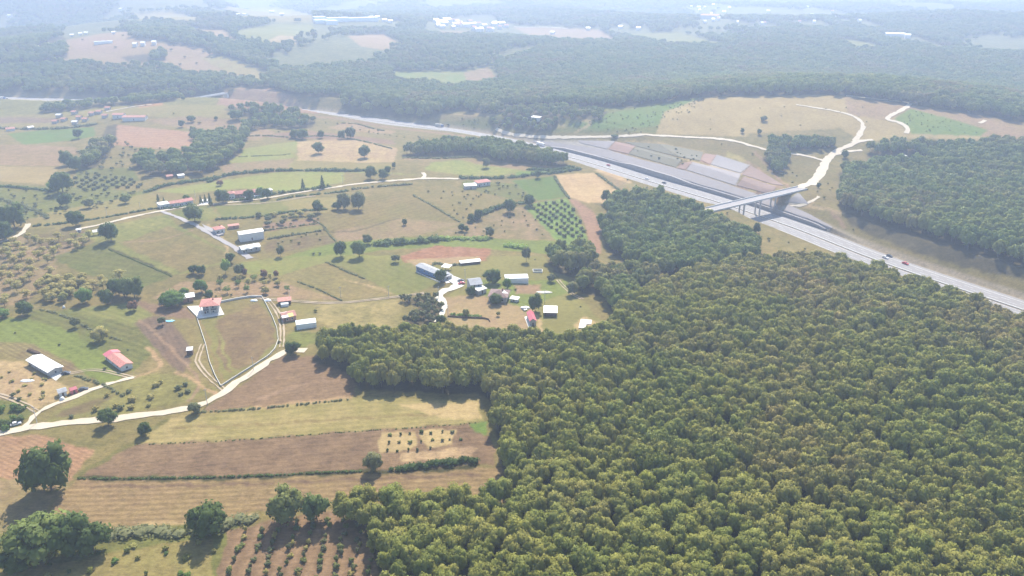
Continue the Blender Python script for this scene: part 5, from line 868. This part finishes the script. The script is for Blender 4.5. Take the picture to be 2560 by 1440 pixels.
# ------------------------------------------------------------------ single trees (foot of the tree in the picture, its height in picture pixels, crown width / height)
def T(u, v, hpx, asp, fol, label, name='field_tree', trunk=.14, group=None, cat='tree'):
    trunk = trunk * .6
    x, y = (float(c) for c in P((u, v))); z = Z(x, y); s = pxm(x, y, z); dep = math.atan2(H - z, y); Ht = hpx / (s * math.cos(dep) * .93); tree(x, y, Ht * asp / 2, Ht, fol, label, cat, group, name, trunk, z)
TREES = [(130, 1226, 108, .95, 'dark', "very large lone dark oak on the reddish ploughed ground", .07), (272, 1064, 38, 1.05, 'dark', "small round tree beside the main gravel road", .2), (363, 1087, 30, .95, 'dark', "small round bush-like tree at the head of the brown strip", .05), (934, 1178, 42, .9, 'olive', "lone grey-green tree in the hedge below the stubble patch", .1),
 (716, 1302, 76, .95, 'wood', "left of the two separate round trees above the orchard rows", .1), (793, 1302, 62, .85, 'wood', "smaller right one of the two round trees above the orchard rows", .1), (525, 1338, 72, 1.05, 'dark', "dark tree standing alone on the brushy hedge", .08), (105, 1392, 92, 1.2, 'wood', "broad rounded tree at the lower left corner", .05), (188, 1385, 82, 1.0, 'dark', "dark tree in the middle of the lower left clump", .05),
 (236, 1378, 62, 1.1, 'dark', "dark tree at the right end of the lower left clump", .05), (50, 1425, 50, 1.3, 'dark', "low dark tree under the lower left clump", .03), (488, 1034, 26, 1.1, 'olive', "small yellowish tree at the bend of the main gravel road", .05), (733, 886, 32, 1.1, 'dark', "dark bushy tree where road meets the wood", .03),
 (190, 564, 38, 1.1, 'dark', "round dark tree north of the gravel road at the left", .12), (278, 603, 48, .95, 'dark', "big dark tree beside the white roofed carport", .1), (488, 554, 42, 1.05, 'dark', "broad dark tree beside the worn asphalt lane", .1), (314, 508, 24, 1.2, 'wood', "small spreading tree alone in the pale strip, rightmost of three", .2), (223, 520, 24, 1.2, 'wood', "small spreading tree alone in the pale strip, middle of three", .2),
 (166, 516, 34, 1.0, 'dark', "rounded tree at the scrub edge, leftmost of three", .08), (38, 570, 62, 1.0, 'dark', "tall dark tree at the left edge by the gravel road", .06), (8, 602, 46, 1.1, 'dark', "dark tree cut by the left edge of the view", .05), (213, 758, 36, 1.0, 'green', "fresh green tree at the end of the yellowing orchard", .08), (268, 760, 38, .85, 'dark', "cone shaped dark tree below the big dark clump", .08),
 (337, 744, 52, 1.0, 'dark', "right tree of the big dark clump above the tilled fields", .1), (312, 742, 44, .9, 'dark', "middle tree of the big dark clump above the tilled fields", .1), (290, 738, 42, .85, 'dark', "left tree of the big dark clump above the tilled fields", .1), (334, 776, 24, 1.05, 'rust', "small tree just below the big dark clump", .15), (63, 788, 34, 1.1, 'dark', "dark tree on the dirt bank at the left", .1),
 (6, 794, 22, 1.6, 'green', "bright green bush by parked things at the left edge", .03), (190, 818, 24, .9, 'olive', "thin small tree on the green terrace", .2), (250, 852, 34, 1.1, 'dry', "yellow-green tree on the green terrace", .12), (406, 812, 20, .9, 'olive', "small tree beside the light blue tarpaulin", .2), (432, 764, 34, 1.6, 'green', "large bright bushy tree left of the villa", .02), (415, 752, 20, 1.2, 'green', "smaller bushy tree behind the large bright one", .02),
 (462, 742, 22, 1.0, 'green', "green tree just behind the white roofed outbuilding", .05), (504, 732, 34, .95, 'green', "bright green tree right above the villa roof", .06), (522, 745, 20, 1.1, 'dark', "dark shrub tree touching the villa roof", .03), (485, 684, 22, 1.05, 'dark', "left one of the twin dark trees on the field boundary", .1), (505, 686, 23, 1.0, 'dark', "right one of the twin dark trees on the field boundary", .1),
 (565, 684, 36, .65, 'lime', "slender lime green tree on the field boundary", .3), (577, 657, 26, .85, 'dark', "dark tree at the corner above the slender lime tree", .05), (601, 688, 28, .9, 'olive', "grey tree right of the slender lime tree", .1), (612, 690, 20, .6, 'rust', "small reddish tree beside the grey one", .1), (660, 694, 20, .9, 'rust', "rust coloured tree at the end of the field boundary", .1), (692, 694, 18, .7, 'rust', "small rusty tree on its own near the field boundary end", .2),
 (702, 641, 28, .7, 'olive', "slim tree below the terraces", .25), (852, 641, 40, .75, 'dark', "tall oval tree beside the light round tree", .06), (898, 642, 42, .85, 'wood', "round tree standing on the meadow corner", .15), (918, 610, 24, 1.0, 'olive', "small tree left of the tall dark tree hedge", .1), (990, 656, 20, 1.1, 'olive', "small leaning tree at the meadow's left tip", .2),
 (1012, 563, 17, .75, 'dark', "small conical shrub alone in the wide brown field", .02), (795, 532, 32, .8, 'dark', "dark oval tree standing alone left of the feathery pair", .04), (897, 524, 44, .8, 'olive', "taller right one of the feathery tree pair", .05), (860, 522, 40, .85, 'olive', "left one of the feathery tree pair", .05), (843, 524, 20, 1.2, 'dark', "low bushy tree beside the feathery pair", .03),
 (911, 394, 31, .95, 'dark', "lone round tree, right of two on the rounded pink field", .13), (796, 384, 28, 1.05, 'dark', "lone round tree, left of two on the rounded pink field", .13), (927, 447, 34, .85, 'dark', "taller one of three round trees above the pale strip", .06), (957, 448, 26, .9, 'dark', "lower middle one of three round trees above the pale strip", .06), (969, 434, 20, .9, 'dark', "smallest upper one of three round trees above the pale strip", .06),
 (877, 346, 30, .85, 'dark', "tall tree of a group under the highway bend", .05), (855, 347, 22, .9, 'dark', "smaller tree of a group under the highway bend", .05), (802, 345, 20, .85, 'dark', "oval tree left of the group under the highway bend", .05), (757, 347, 26, 1.2, 'dark', "broad tree left of the oval tree below the clump", .05), (735, 345, 22, 1.1, 'dark', "smaller tree beside the broad one below the clump", .05),
 (455, 318, 18, .9, 'dark', "lower small tree of the pair on the pale meadow", .08), (479, 305, 17, 1.3, 'dark', "upper small tree of the pair on the pale meadow", .12), (591, 300, 26, 1.4, 'dark', "umbrella shaped tree with an oval shadow", .15), (197, 346, 24, 1.0, 'dark', "tree on the bright green field's edge", .12), (158, 482, 54, 1.0, 'dark', "big dark tree beside the straw coloured field", .05),
 (132, 478, 26, .9, 'lime', "light green bushy tree at the foot of the big dark one", .02), (166, 414, 38, .9, 'dark', "left dark tree at the end of the valley belt", .05), (190, 426, 36, .95, 'dark', "right dark tree at the end of the valley belt", .05), (122, 280, 20, 1.1, 'dark', "round tree below the far left highway", .1), (1215, 419, 24, .85, 'olive', "lone tree on the pinkish field below the mid wood", .15),
 (985, 420, 15, .7, 'dark', "small slim tree on the boundary of the pinkish fields", .1), (1345, 445, 20, .8, 'dark', "dark pointed tree above the green square field", .03), (1322, 514, 30, .9, 'dark', "dark tree at the olive grove's upper left corner", .04), (1275, 532, 36, .85, 'dark', "large dark tree in the thick hedge", .04), (1197, 548, 26, .9, 'dark', "dark tree at the lower end of the thick hedge", .05), (1178, 554, 22, .8, 'dark', "smaller dark tree at the hedge's lowest point", .05),
 (1155, 578, 20, .9, 'dark', "left small tree above the bamboo thicket", .05), (1166, 580, 16, .8, 'dark', "right small tree above the bamboo thicket", .05), (1224, 592, 26, .85, 'olive', "grey-green tree at the right end of the bamboo thicket", .05), (1515, 508, 36, .65, 'dark', "tall dark tree in the corner of the tan field", .03), (1316, 655, 36, .6, 'olive', "slender two-tiered tree alone on the farm meadow", .3), (1338, 778, 44, .75, 'dark', "dark tree between the farmyard and the barns", .1),
 (1231, 708, 34, 1.2, 'dark', "round dark tree between farmhouse and greenhouse", .05), (1268, 722, 26, .8, 'green', "bushy green tree at the greenhouse end", .03), (1102, 706, 34, .8, 'dark', "dark tree in front of the blue stable", .1), (1378, 704, 20, 1.1, 'olive', "small spreading tree at the meadow's right", .15), (1430, 738, 32, .9, 'olive', "small tree at the edge of the ravine path", .15),
 (1240, 760, 26, 1.2, 'dark', "dark shrubby tree before the brown roofed farmhouse", .02), (1178, 738, 22, .9, 'dark', "small dark tree at the corner of the grey farmhouse", .02), (1165, 792, 20, .8, 'dry', "thin yellow tree in the sandy paddock", .25), (1246, 790, 12, .8, 'dry', "tiny tree in the paddock's middle", .25), (1102, 812, 26, .9, 'dark', "small tree at the start of the concrete track", .03),
 (556, 507, 34, 1.1, 'dark', "large dark round tree in front of the white red-roofed house", .04), (624, 500, 26, 1.0, 'dark', "round dark tree before the orange roofed barn", .04), (668, 497, 28, .85, 'dark', "dark tree at the right end of the orange roofed barn", .04), (652, 490, 24, .9, 'lime', "pale green tree behind the barn's right end", .1), (467, 500, 14, 1.2, 'green', "small round tree behind the red tiled farmhouse", .1),
 (551, 464, 14, 1.3, 'rust', "small brown spreading tree in the long pale field", .15), (1909, 302, 13, 1.4, 'olive', "lone pale bush-like tree on the dry plateau", .02), (1855, 332, 12, .9, 'dark', "small dark tree on the slope edge of the plateau", .05), (1898, 336, 14, .8, 'dark', "lone dark tree left of the small plateau wood", .03), (1335, 308, 14, 1.2, 'dark', "tree beside the lone hut beyond the highway", .03), (1536, 343, 8, 2.4, 'dark', "low dark bush above the track over the cutting", .02),
 (2046, 470, 14, .8, 'dark', "small dark tree at the end of the overpass", .02), (1890, 585, 30, .6, 'dark', "tall narrow tree at the near foot of the overpass", .03), (2112, 395, 20, .9, 'dark', "dark tree at the corner of the right wood", .03), (540, 300, 10, 1.0, 'dark', "small bush-like tree on the far pale meadow", .05), (459, 250, 10, 1.1, 'dark', "tiny dark tree beside the small overpass", .05), (543, 205 + 20, 14, 1.1, 'dark', "round tree above the small overpass", .05)]
for u, v, hp, asp, fo, lb, tr_ in TREES: T(u, v, hp, asp, fo, lb, trunk=tr_)
for u, v, hp, lb in [(503, 509, 20, "left dark conifer by the concrete yard"), (514, 507, 20, "middle dark conifer by the concrete yard"), (525, 505, 22, "right dark conifer by the concrete yard"), (527, 514, 24, "front dark conifer at the yard's edge"), (758, 472, 24, "shorter conifer above the gravel road"), (807, 472, 32, "taller conifer above the gravel road"), (396, 503, 18, "left small conifer behind the white block"), (410, 505, 12, "right small conifer behind the white block")]:
    T(u, v, hp, .48, 'cone', lb, 'conifer', .03)
# orchards and rows: one thing each
def in_px(poly, s, jit, ang_px, fn, seed, cap=400, sy=None):
    r2 = random.Random(seed); W = P(dens(poly, 2)); p, q = P(np.array(ang_px, float)); d = (q - p) / np.linalg.norm(q - p); nrm = np.array([-d[1], d[0]]); c = W.mean(0); R = np.abs(W - c).max() * 1.5; n = 0; sy = sy or s
    for i in range(int(-R / s), int(R / s) + 1):
        for j in range(int(-R / sy), int(R / sy) + 1):
            x, y = c + d * (i * s + r2.gauss(0, jit)) + nrm * (j * sy + r2.gauss(0, jit))
            if n < cap and inside(W, np.array([x]), np.array([y]))[0]: fn(float(x), float(y), r2); n += 1
    return n
n_ol = in_px([(1315, 515), (1416, 498), (1455, 560), (1465, 590), (1405, 602), (1360, 560)], 7.2, .4, [(1330, 520), (1440, 600)], lambda x, y, r2: bush(x, y, r2.uniform(1.5, 2.2), r2.uniform(2.4, 3.4), 'olive', "round olive tree in the planted grid on the bright grass", 'olive tree', "olive trees planted in a grid", 'olive_tree'), 1, 200)
in_px([(1430, 600), (1458, 592), (1470, 625), (1445, 630)], 6.5, .4, [(1330, 520), (1440, 600)], lambda x, y, r2: bush(x, y, 1.9, 2.8, 'olive', "round olive tree in the small lower group beside the red track", 'olive tree', "olive trees of the lower group", 'olive_tree'), 2, 20)
in_px([(585, 1335), (700, 1300), (850, 1285), (950, 1345), (965, 1500), (545, 1500)], 3.6, .5, [(700, 1300), (655, 1440)], lambda x, y, r2: bush(x, y, r2.uniform(.7, 1.5), r2.uniform(1.2, 2.9), r2.choice(['wood', 'olive', 'olive', 'wood', 'dry']), "young hazel bush in the rows on brown soil at the bottom", 'hazel bush', "young hazel bushes in rows", 'hazel_bush'), 3, 190, sy=6.2)
in_px([(950, 1082), (1140, 1070), (1160, 1110), (1055, 1130), (950, 1130)], 4.6, .35, [(950, 1100), (1140, 1090)], lambda x, y, r2: bush(x, y, r2.uniform(.5, 1.15), r2.uniform(.8, 1.9), r2.choice(['wood', 'dark', 'olive']), "small dark bush in rows on the pale stubble patch", 'bush', "bushes on the stubble patch", 'bush'), 4, 70, sy=6.0)
in_px([(0, 610), (200, 590), (240, 600), (130, 655), (150, 700), (440, 700), (330, 720), (220, 745), (0, 775)], 11.5, 2.4, [(0, 700), (200, 690)], lambda x, y, r2: tree(x, y, r2.uniform(3.4, 5.4), r2.uniform(5, 7.5), 'sparse', "thin yellowing fruit tree in the old orchard at the left", 'fruit tree', "yellowing fruit trees of the old orchard", 'fruit_tree', .2), 5, 62)
in_px([(110, 700), (250, 700), (260, 745), (120, 765)], 8, 1.2, [(0, 700), (200, 690)], lambda x, y, r2: tree(x, y, r2.uniform(3, 4.2), r2.uniform(5, 7), 'dry', "dense yellow-green fruit tree at the old orchard's lower edge", 'fruit tree', "dense yellow-green fruit trees", 'fruit_tree', .15), 6, 16)
in_px([(530, 700), (690, 695), (720, 730), (560, 745)], 9.5, 1.5, [(530, 700), (690, 695)], lambda x, y, r2: tree(x, y, r2.uniform(2.2, 3.4), r2.uniform(4, 5.6), r2.choice(['sparse', 'dry', 'sparsegreen']), "small fruit tree in the garden orchard above the villa", 'fruit tree', "fruit trees of the garden above the villa", 'fruit_tree', .15), 7, 26)
in_px([(620, 545), (770, 535), (800, 552), (690, 572), (640, 560)], 10, 2, [(620, 550), (770, 540)], lambda x, y, r2: tree(x, y, r2.uniform(2.4, 3.6), r2.uniform(4, 5.5), r2.choice(['dry', 'olive']), "low greyish fruit tree on the terraces behind the white barn", 'fruit tree', "fruit trees on the terraces", 'fruit_tree', .12), 8, 14)
in_px([(180, 440), (330, 440), (360, 470), (200, 480)], 9, .8, [(190, 480), (260, 440)], lambda x, y, r2: bush(x, y, 2.4, 3.2, 'olive', "grey-green bush in the faint rows beside the valley belt", 'bush', "bushes in rows beside the valley belt", 'bush'), 9, 50)
in_px([(230, 1000), (440, 945), (500, 975), (330, 1035), (170, 1050)], 9, 2.6, [(230, 1000), (440, 945)], lambda x, y, r2: bush(x, y, r2.uniform(1.2, 2.2), r2.uniform(1.6, 3), r2.choice(['dry', 'olive']), "yellowish shrub scattered on the grass wedge above the main road", 'shrub', "shrubs on the grass wedge", 'shrub'), 10, 32)
in_px([(0, 925), (110, 935), (170, 985), (80, 1010), (0, 960)], 7, 2, [(0, 930), (110, 960)], lambda x, y, r2: bush(x, y, r2.uniform(.8, 1.5), r2.uniform(.8, 1.6), 'dry', "dry low shrub on the sandy plot below the white bungalow", 'shrub', "dry shrubs on the sandy plot", 'shrub'), 11, 26)
in_px([(60, 1400), (300, 1360), (540, 1320), (540, 1500), (60, 1500)], 8.5, 2.6, [(60, 1400), (540, 1330)], lambda x, y, r2: bush(x, y, r2.uniform(.7, 1.8), r2.uniform(1.0, 2.6), r2.choice(['green', 'dry', 'dark', 'oak']), "small shrub scattered on the grass of the bottom left corner", 'shrub', "shrubs on the bottom left grass", 'shrub'), 12, 60)
in_px([(0, 1015), (55, 1020), (75, 1045), (30, 1075), (0, 1075)], 5.5, 1.3, [(0, 1020), (60, 1030)], lambda x, y, r2: bush(x, y, r2.uniform(1.6, 2.8), r2.uniform(2, 4), r2.choice(['dark', 'green']), "dark garden bush in the corner of the left road fork", 'bush', "garden bushes at the left road fork", 'bush'), 13, 16)

# ------------------------------------------------------------------ woods: the nearest trees one by one, the rest as masses of instances
d2 = np.hypot(np.hypot(NEAR[:, 0], NEAR[:, 1]), H); pu = 1280 + FPX * NEAR[:, 0] / (NEAR[:, 1] * CP + H * SP); pv = 720 + FPX * np.tan(np.arctan2(H, NEAR[:, 1]) - PITCH)
vis = (pu > 0) & (pu < 2600) & (pv < 1500); order = np.argsort(np.where(vis, d2, 1e9)); single = set(order[:300].tolist())
for i in order[:300]:
    x, y, R, Ht, _ = NEAR[i]; tree(float(x), float(y), float(R) * 1.08, float(Ht), 'oak', "leafy oak packed among its like in the dense wood at the bottom", 'tree', "oaks of the dense wood at the bottom", 'oak_tree', .25)
PTS0 = NEAR[[i for i in range(len(NEAR)) if i not in single]]
def wood_proto(seed, mat, clumps, leaves, ls, name):
    V, F_, NN = crown_geo(seed=seed, clumps=clumps, leaves=leaves, ls=ls); V = V * np.array([1.08, 1.08, .8 / 1.62]) + np.array([0, 0, .22]); mb = MB(); mb.tube((0, 0, -.05), (0, 0, .5), .05, .03, 5); n = len(V)
    o = mesh_obj(name, np.vstack([V, np.array(mb.V)]), F_ + [tuple(i + n for i in f) for f in mb.F], [mat, M['bark']], mi=[0] * len(F_) + [1] * len(mb.F), link=False, smooth=True)
    tn = unit(np.array(mb.V) * (1, 1, 0)); o.data.normals_split_custom_set_from_vertices([tuple(q) for q in np.vstack([NN, tn])]); return o
PROTO = {}
for typ, (n, mt, cl, lv, ls) in {0: (8, 'f_oak', 30, 66, .074), 1: (6, 'f_wood', 24, 45, .095), 2: (3, 'f_olive', 9, 35, .14)}.items():
    c = bpy.data.collections.new("tree_kinds_%d" % typ); PROTO[typ] = c
    for s in range(n): c.objects.link(wood_proto(300 + 10 * typ + s, M[mt], cl, lv, ls, "wood_tree"))
def woodland(pts, typ, label, name='woodland', seed=0):
    keep = np.ones(len(pts), bool)
    for sx, sy, sl_, sw_ in SITES:
        g_ = 6 if sy < 1000 else 22; f_ = 3 if sy < 1000 else 110; dx = np.abs(pts[:, 0] - sx); dy = pts[:, 1] - sy; keep &= ~((dx < sl_ / 2 + g_) & (dy < sw_ + g_) & (dy > -f_))
    pts = pts[keep]
    r2 = np.random.default_rng(seed); z = ter(pts[:, 0], pts[:, 1]); me = bpy.data.meshes.new(name); me.vertices.add(len(pts)); me.vertices.foreach_set("co", np.column_stack([pts[:, :2], z - .2]).astype(np.float32).ravel())
    a = me.attributes.new("size", 'FLOAT_VECTOR', 'POINT'); a.data.foreach_set("vector", np.column_stack([pts[:, 2], pts[:, 2], pts[:, 3]]).astype(np.float32).ravel())
    a = me.attributes.new("turn", 'FLOAT_VECTOR', 'POINT'); a.data.foreach_set("vector", np.column_stack([r2.normal(0, .05, len(pts)), r2.normal(0, .05, len(pts)), r2.uniform(0, 6.28, len(pts))]).astype(np.float32).ravel())
    a = me.attributes.new("pick", 'INT', 'POINT'); a.data.foreach_set("value", r2.integers(0, 60, len(pts)).astype(np.int32))
    o = bpy.data.objects.new(name, me); sc.collection.objects.link(o); tag(o, label, 'woodland', kind='stuff')
    g = bpy.data.node_groups.new("trees_on_points", 'GeometryNodeTree'); g.interface.new_socket('Geometry', in_out='INPUT', socket_type='NodeSocketGeometry'); g.interface.new_socket('Geometry', in_out='OUTPUT', socket_type='NodeSocketGeometry')
    gi, gout = g.nodes.new('NodeGroupInput'), g.nodes.new('NodeGroupOutput'); ip = g.nodes.new('GeometryNodeInstanceOnPoints'); ci = g.nodes.new('GeometryNodeCollectionInfo'); ci.inputs[0].default_value = PROTO[typ]
    ci.inputs['Separate Children'].default_value = True; ci.inputs['Reset Children'].default_value = True; ip.inputs['Pick Instance'].default_value = True
    def at(nm, dt_): n = g.nodes.new('GeometryNodeInputNamedAttribute'); n.data_type = dt_; n.inputs[0].default_value = nm; return n.outputs[0]
    g.links.new(gi.outputs[0], ip.inputs['Points']); g.links.new(ci.outputs[0], ip.inputs['Instance']); g.links.new(at("pick", 'INT'), ip.inputs['Instance Index']); g.links.new(at("size", 'FLOAT_VECTOR'), ip.inputs['Scale'])
    g.links.new(at("turn", 'FLOAT_VECTOR'), ip.inputs['Rotation']); g.links.new(ip.outputs[0], gout.inputs[0]); md = o.modifiers.new("trees", 'NODES'); md.node_group = g; return o
woodland(PTS0, 0, "dense oak wood on the right beyond its nearest trees, green with brownish crowns")
NAMES = ["dark green wood in the ravine below the overpass", "clump of tall dark trees beside the olive grove", "belt of trees joining the ravine to the near wood", "dense dark wood on the right beyond the highway", "wood along the upper edge of the right hill", "small young wood on the slope of the dry plateau", "narrow wood in front of the middle highway stretch", "cluster of trees below the red cutting",
         "broad belt of valley trees left of the pale fields", "short line of trees beside the reddish ploughed field", "few trees at the reddish field's right corner", "thicket of low grey-green saplings beside the farm's concrete track", "broad hazy wood spreading behind the highway", "hazy wood above the far left highway", "thin line of trees on the crest below the far left highway", "patchy young wood between highway and plateau", "diagonal band of wood running down the distant left hill", "wood at the left edge of the distant hill", "small rectangular wood on the distant left hill",
         "hazy woods on the first far hills", "hazy woods on the middle far hills", "very hazy woods of the far valley", "faint woods on the farthest hills"]
for i, q in enumerate(PTS): woodland(q, int(q[0, 4]), NAMES[i], seed=i + 1)
# loose scrub over rough meadows
SCR = [([(0, 470), (380, 482), (300, 520), (0, 560)], 6, (1, 2.6)), ([(1045, 482), (1200, 470), (1320, 505), (1165, 550)], 7, (.8, 1.8)), ([(1165, 562), (1300, 520), (1400, 598), (1100, 588)], 7, (.7, 1.6)), ([(1160, 455), (1290, 465), (1330, 500), (1200, 480)], 5, (1, 2.6)), ([(1060, 310), (1250, 278), (1400, 320), (1250, 328)], 7, (1, 2.6)), ([(1400, 325), (1500, 285), (1780, 242), (1700, 300), (1600, 335)], 6, (.7, 1.5)),
       ([(640, 560), (800, 545), (830, 600), (700, 640), (850, 636), (960, 618), (700, 645)], 6, (.8, 1.8)), ([(200, 345), (500, 375), (600, 400), (300, 440), (180, 440)], 8, (1.2, 3.2)), ([(760, 300), (1000, 330), (1240, 372), (1000, 345)], 7, (.8, 2)), ([(1650, 262), (2120, 245), (2300, 290), (2100, 330), (1700, 325)], 24, (.6, 1.3)), ([(2240, 292), (2290, 278), (2460, 322), (2440, 336), (2290, 332)], 5, (.6, 1.3)),
       ([(2010, 480), (2090, 420), (2110, 540), (2230, 640), (2100, 590)], 8, (.7, 1.8)), ([(1440, 410), (1650, 475), (1850, 550), (2050, 630), (1900, 605), (1600, 470)], 8, (.7, 1.8)), ([(1560, 354), (1780, 385), (1700, 415), (1590, 385)], 6, (.8, 1.7)), ([(1800, 360), (2000, 395), (2050, 450), (1980, 460)], 9, (.8, 1.8)), ([(380, 750), (700, 705), (860, 752), (640, 742), (450, 760)], 9, (.6, 1.5)), ([(0, 780), (300, 830), (400, 900), (250, 950), (0, 840)], 12, (.6, 1.4)),
       ([(690, 870), (800, 830), (790, 770), (720, 770)], 9, (.7, 1.6)), ([(1020, 660), (1420, 645), (1480, 800), (1330, 830), (1110, 800)], 13, (.5, 1.2)), ([(-40, 960), (60, 1000), (60, 1060), (-40, 1060)], 5, (.8, 2)), ([(780, 250), (850, 242), (860, 262), (800, 275)], 8, (1.2, 2.4)), ([(60, 190), (650, 205), (640, 90), (200, 90)], 30, (2, 4)), ([(200, 265), (780, 270), (700, 340), (300, 310)], 26, (1, 3))]
sp_ = np.vstack([scatter(uv, s, rr, (rr[0] * 1.3, rr[1] * 1.5), 2, 500 + i) for i, (uv, s, rr) in enumerate(SCR)]); sp_ = sp_[np.abs(hwy_dist(sp_[:, 0], sp_[:, 1])) > 20]; sp_ = sp_[np.random.default_rng(1).random(len(sp_)) > .76]
sp_ = sp_[np.sort(np.random.default_rng(2).permutation(len(sp_)))]; o = woodland(sp_, 2, "loose low scrub dotted over the rough meadows and banks", 'scrub', 99); o['category'] = 'scrub'

# ------------------------------------------------------------------ haze
m = bpy.data.materials.new("haze"); m.use_nodes = True; t = m.node_tree; t.nodes.remove(t.nodes["Principled BSDF"]); pv_ = t.nodes.new("ShaderNodeVolumePrincipled")
pv_.inputs["Color"].default_value = (.605, .74, 1.0, 1); pv_.inputs["Density"].default_value = HAZE_DENSITY; pv_.inputs["Anisotropy"].default_value = .45; t.links.new(pv_.outputs[0], t.nodes["Material Output"].inputs["Volume"])
zt = max(215, float(gz.max()) + 25); o = MB().box(-9500, 9500, -900, ys[-1] + 300, float(gz.min()) - 1, zt).obj("haze", [m]); tag(o, kind='stuff')
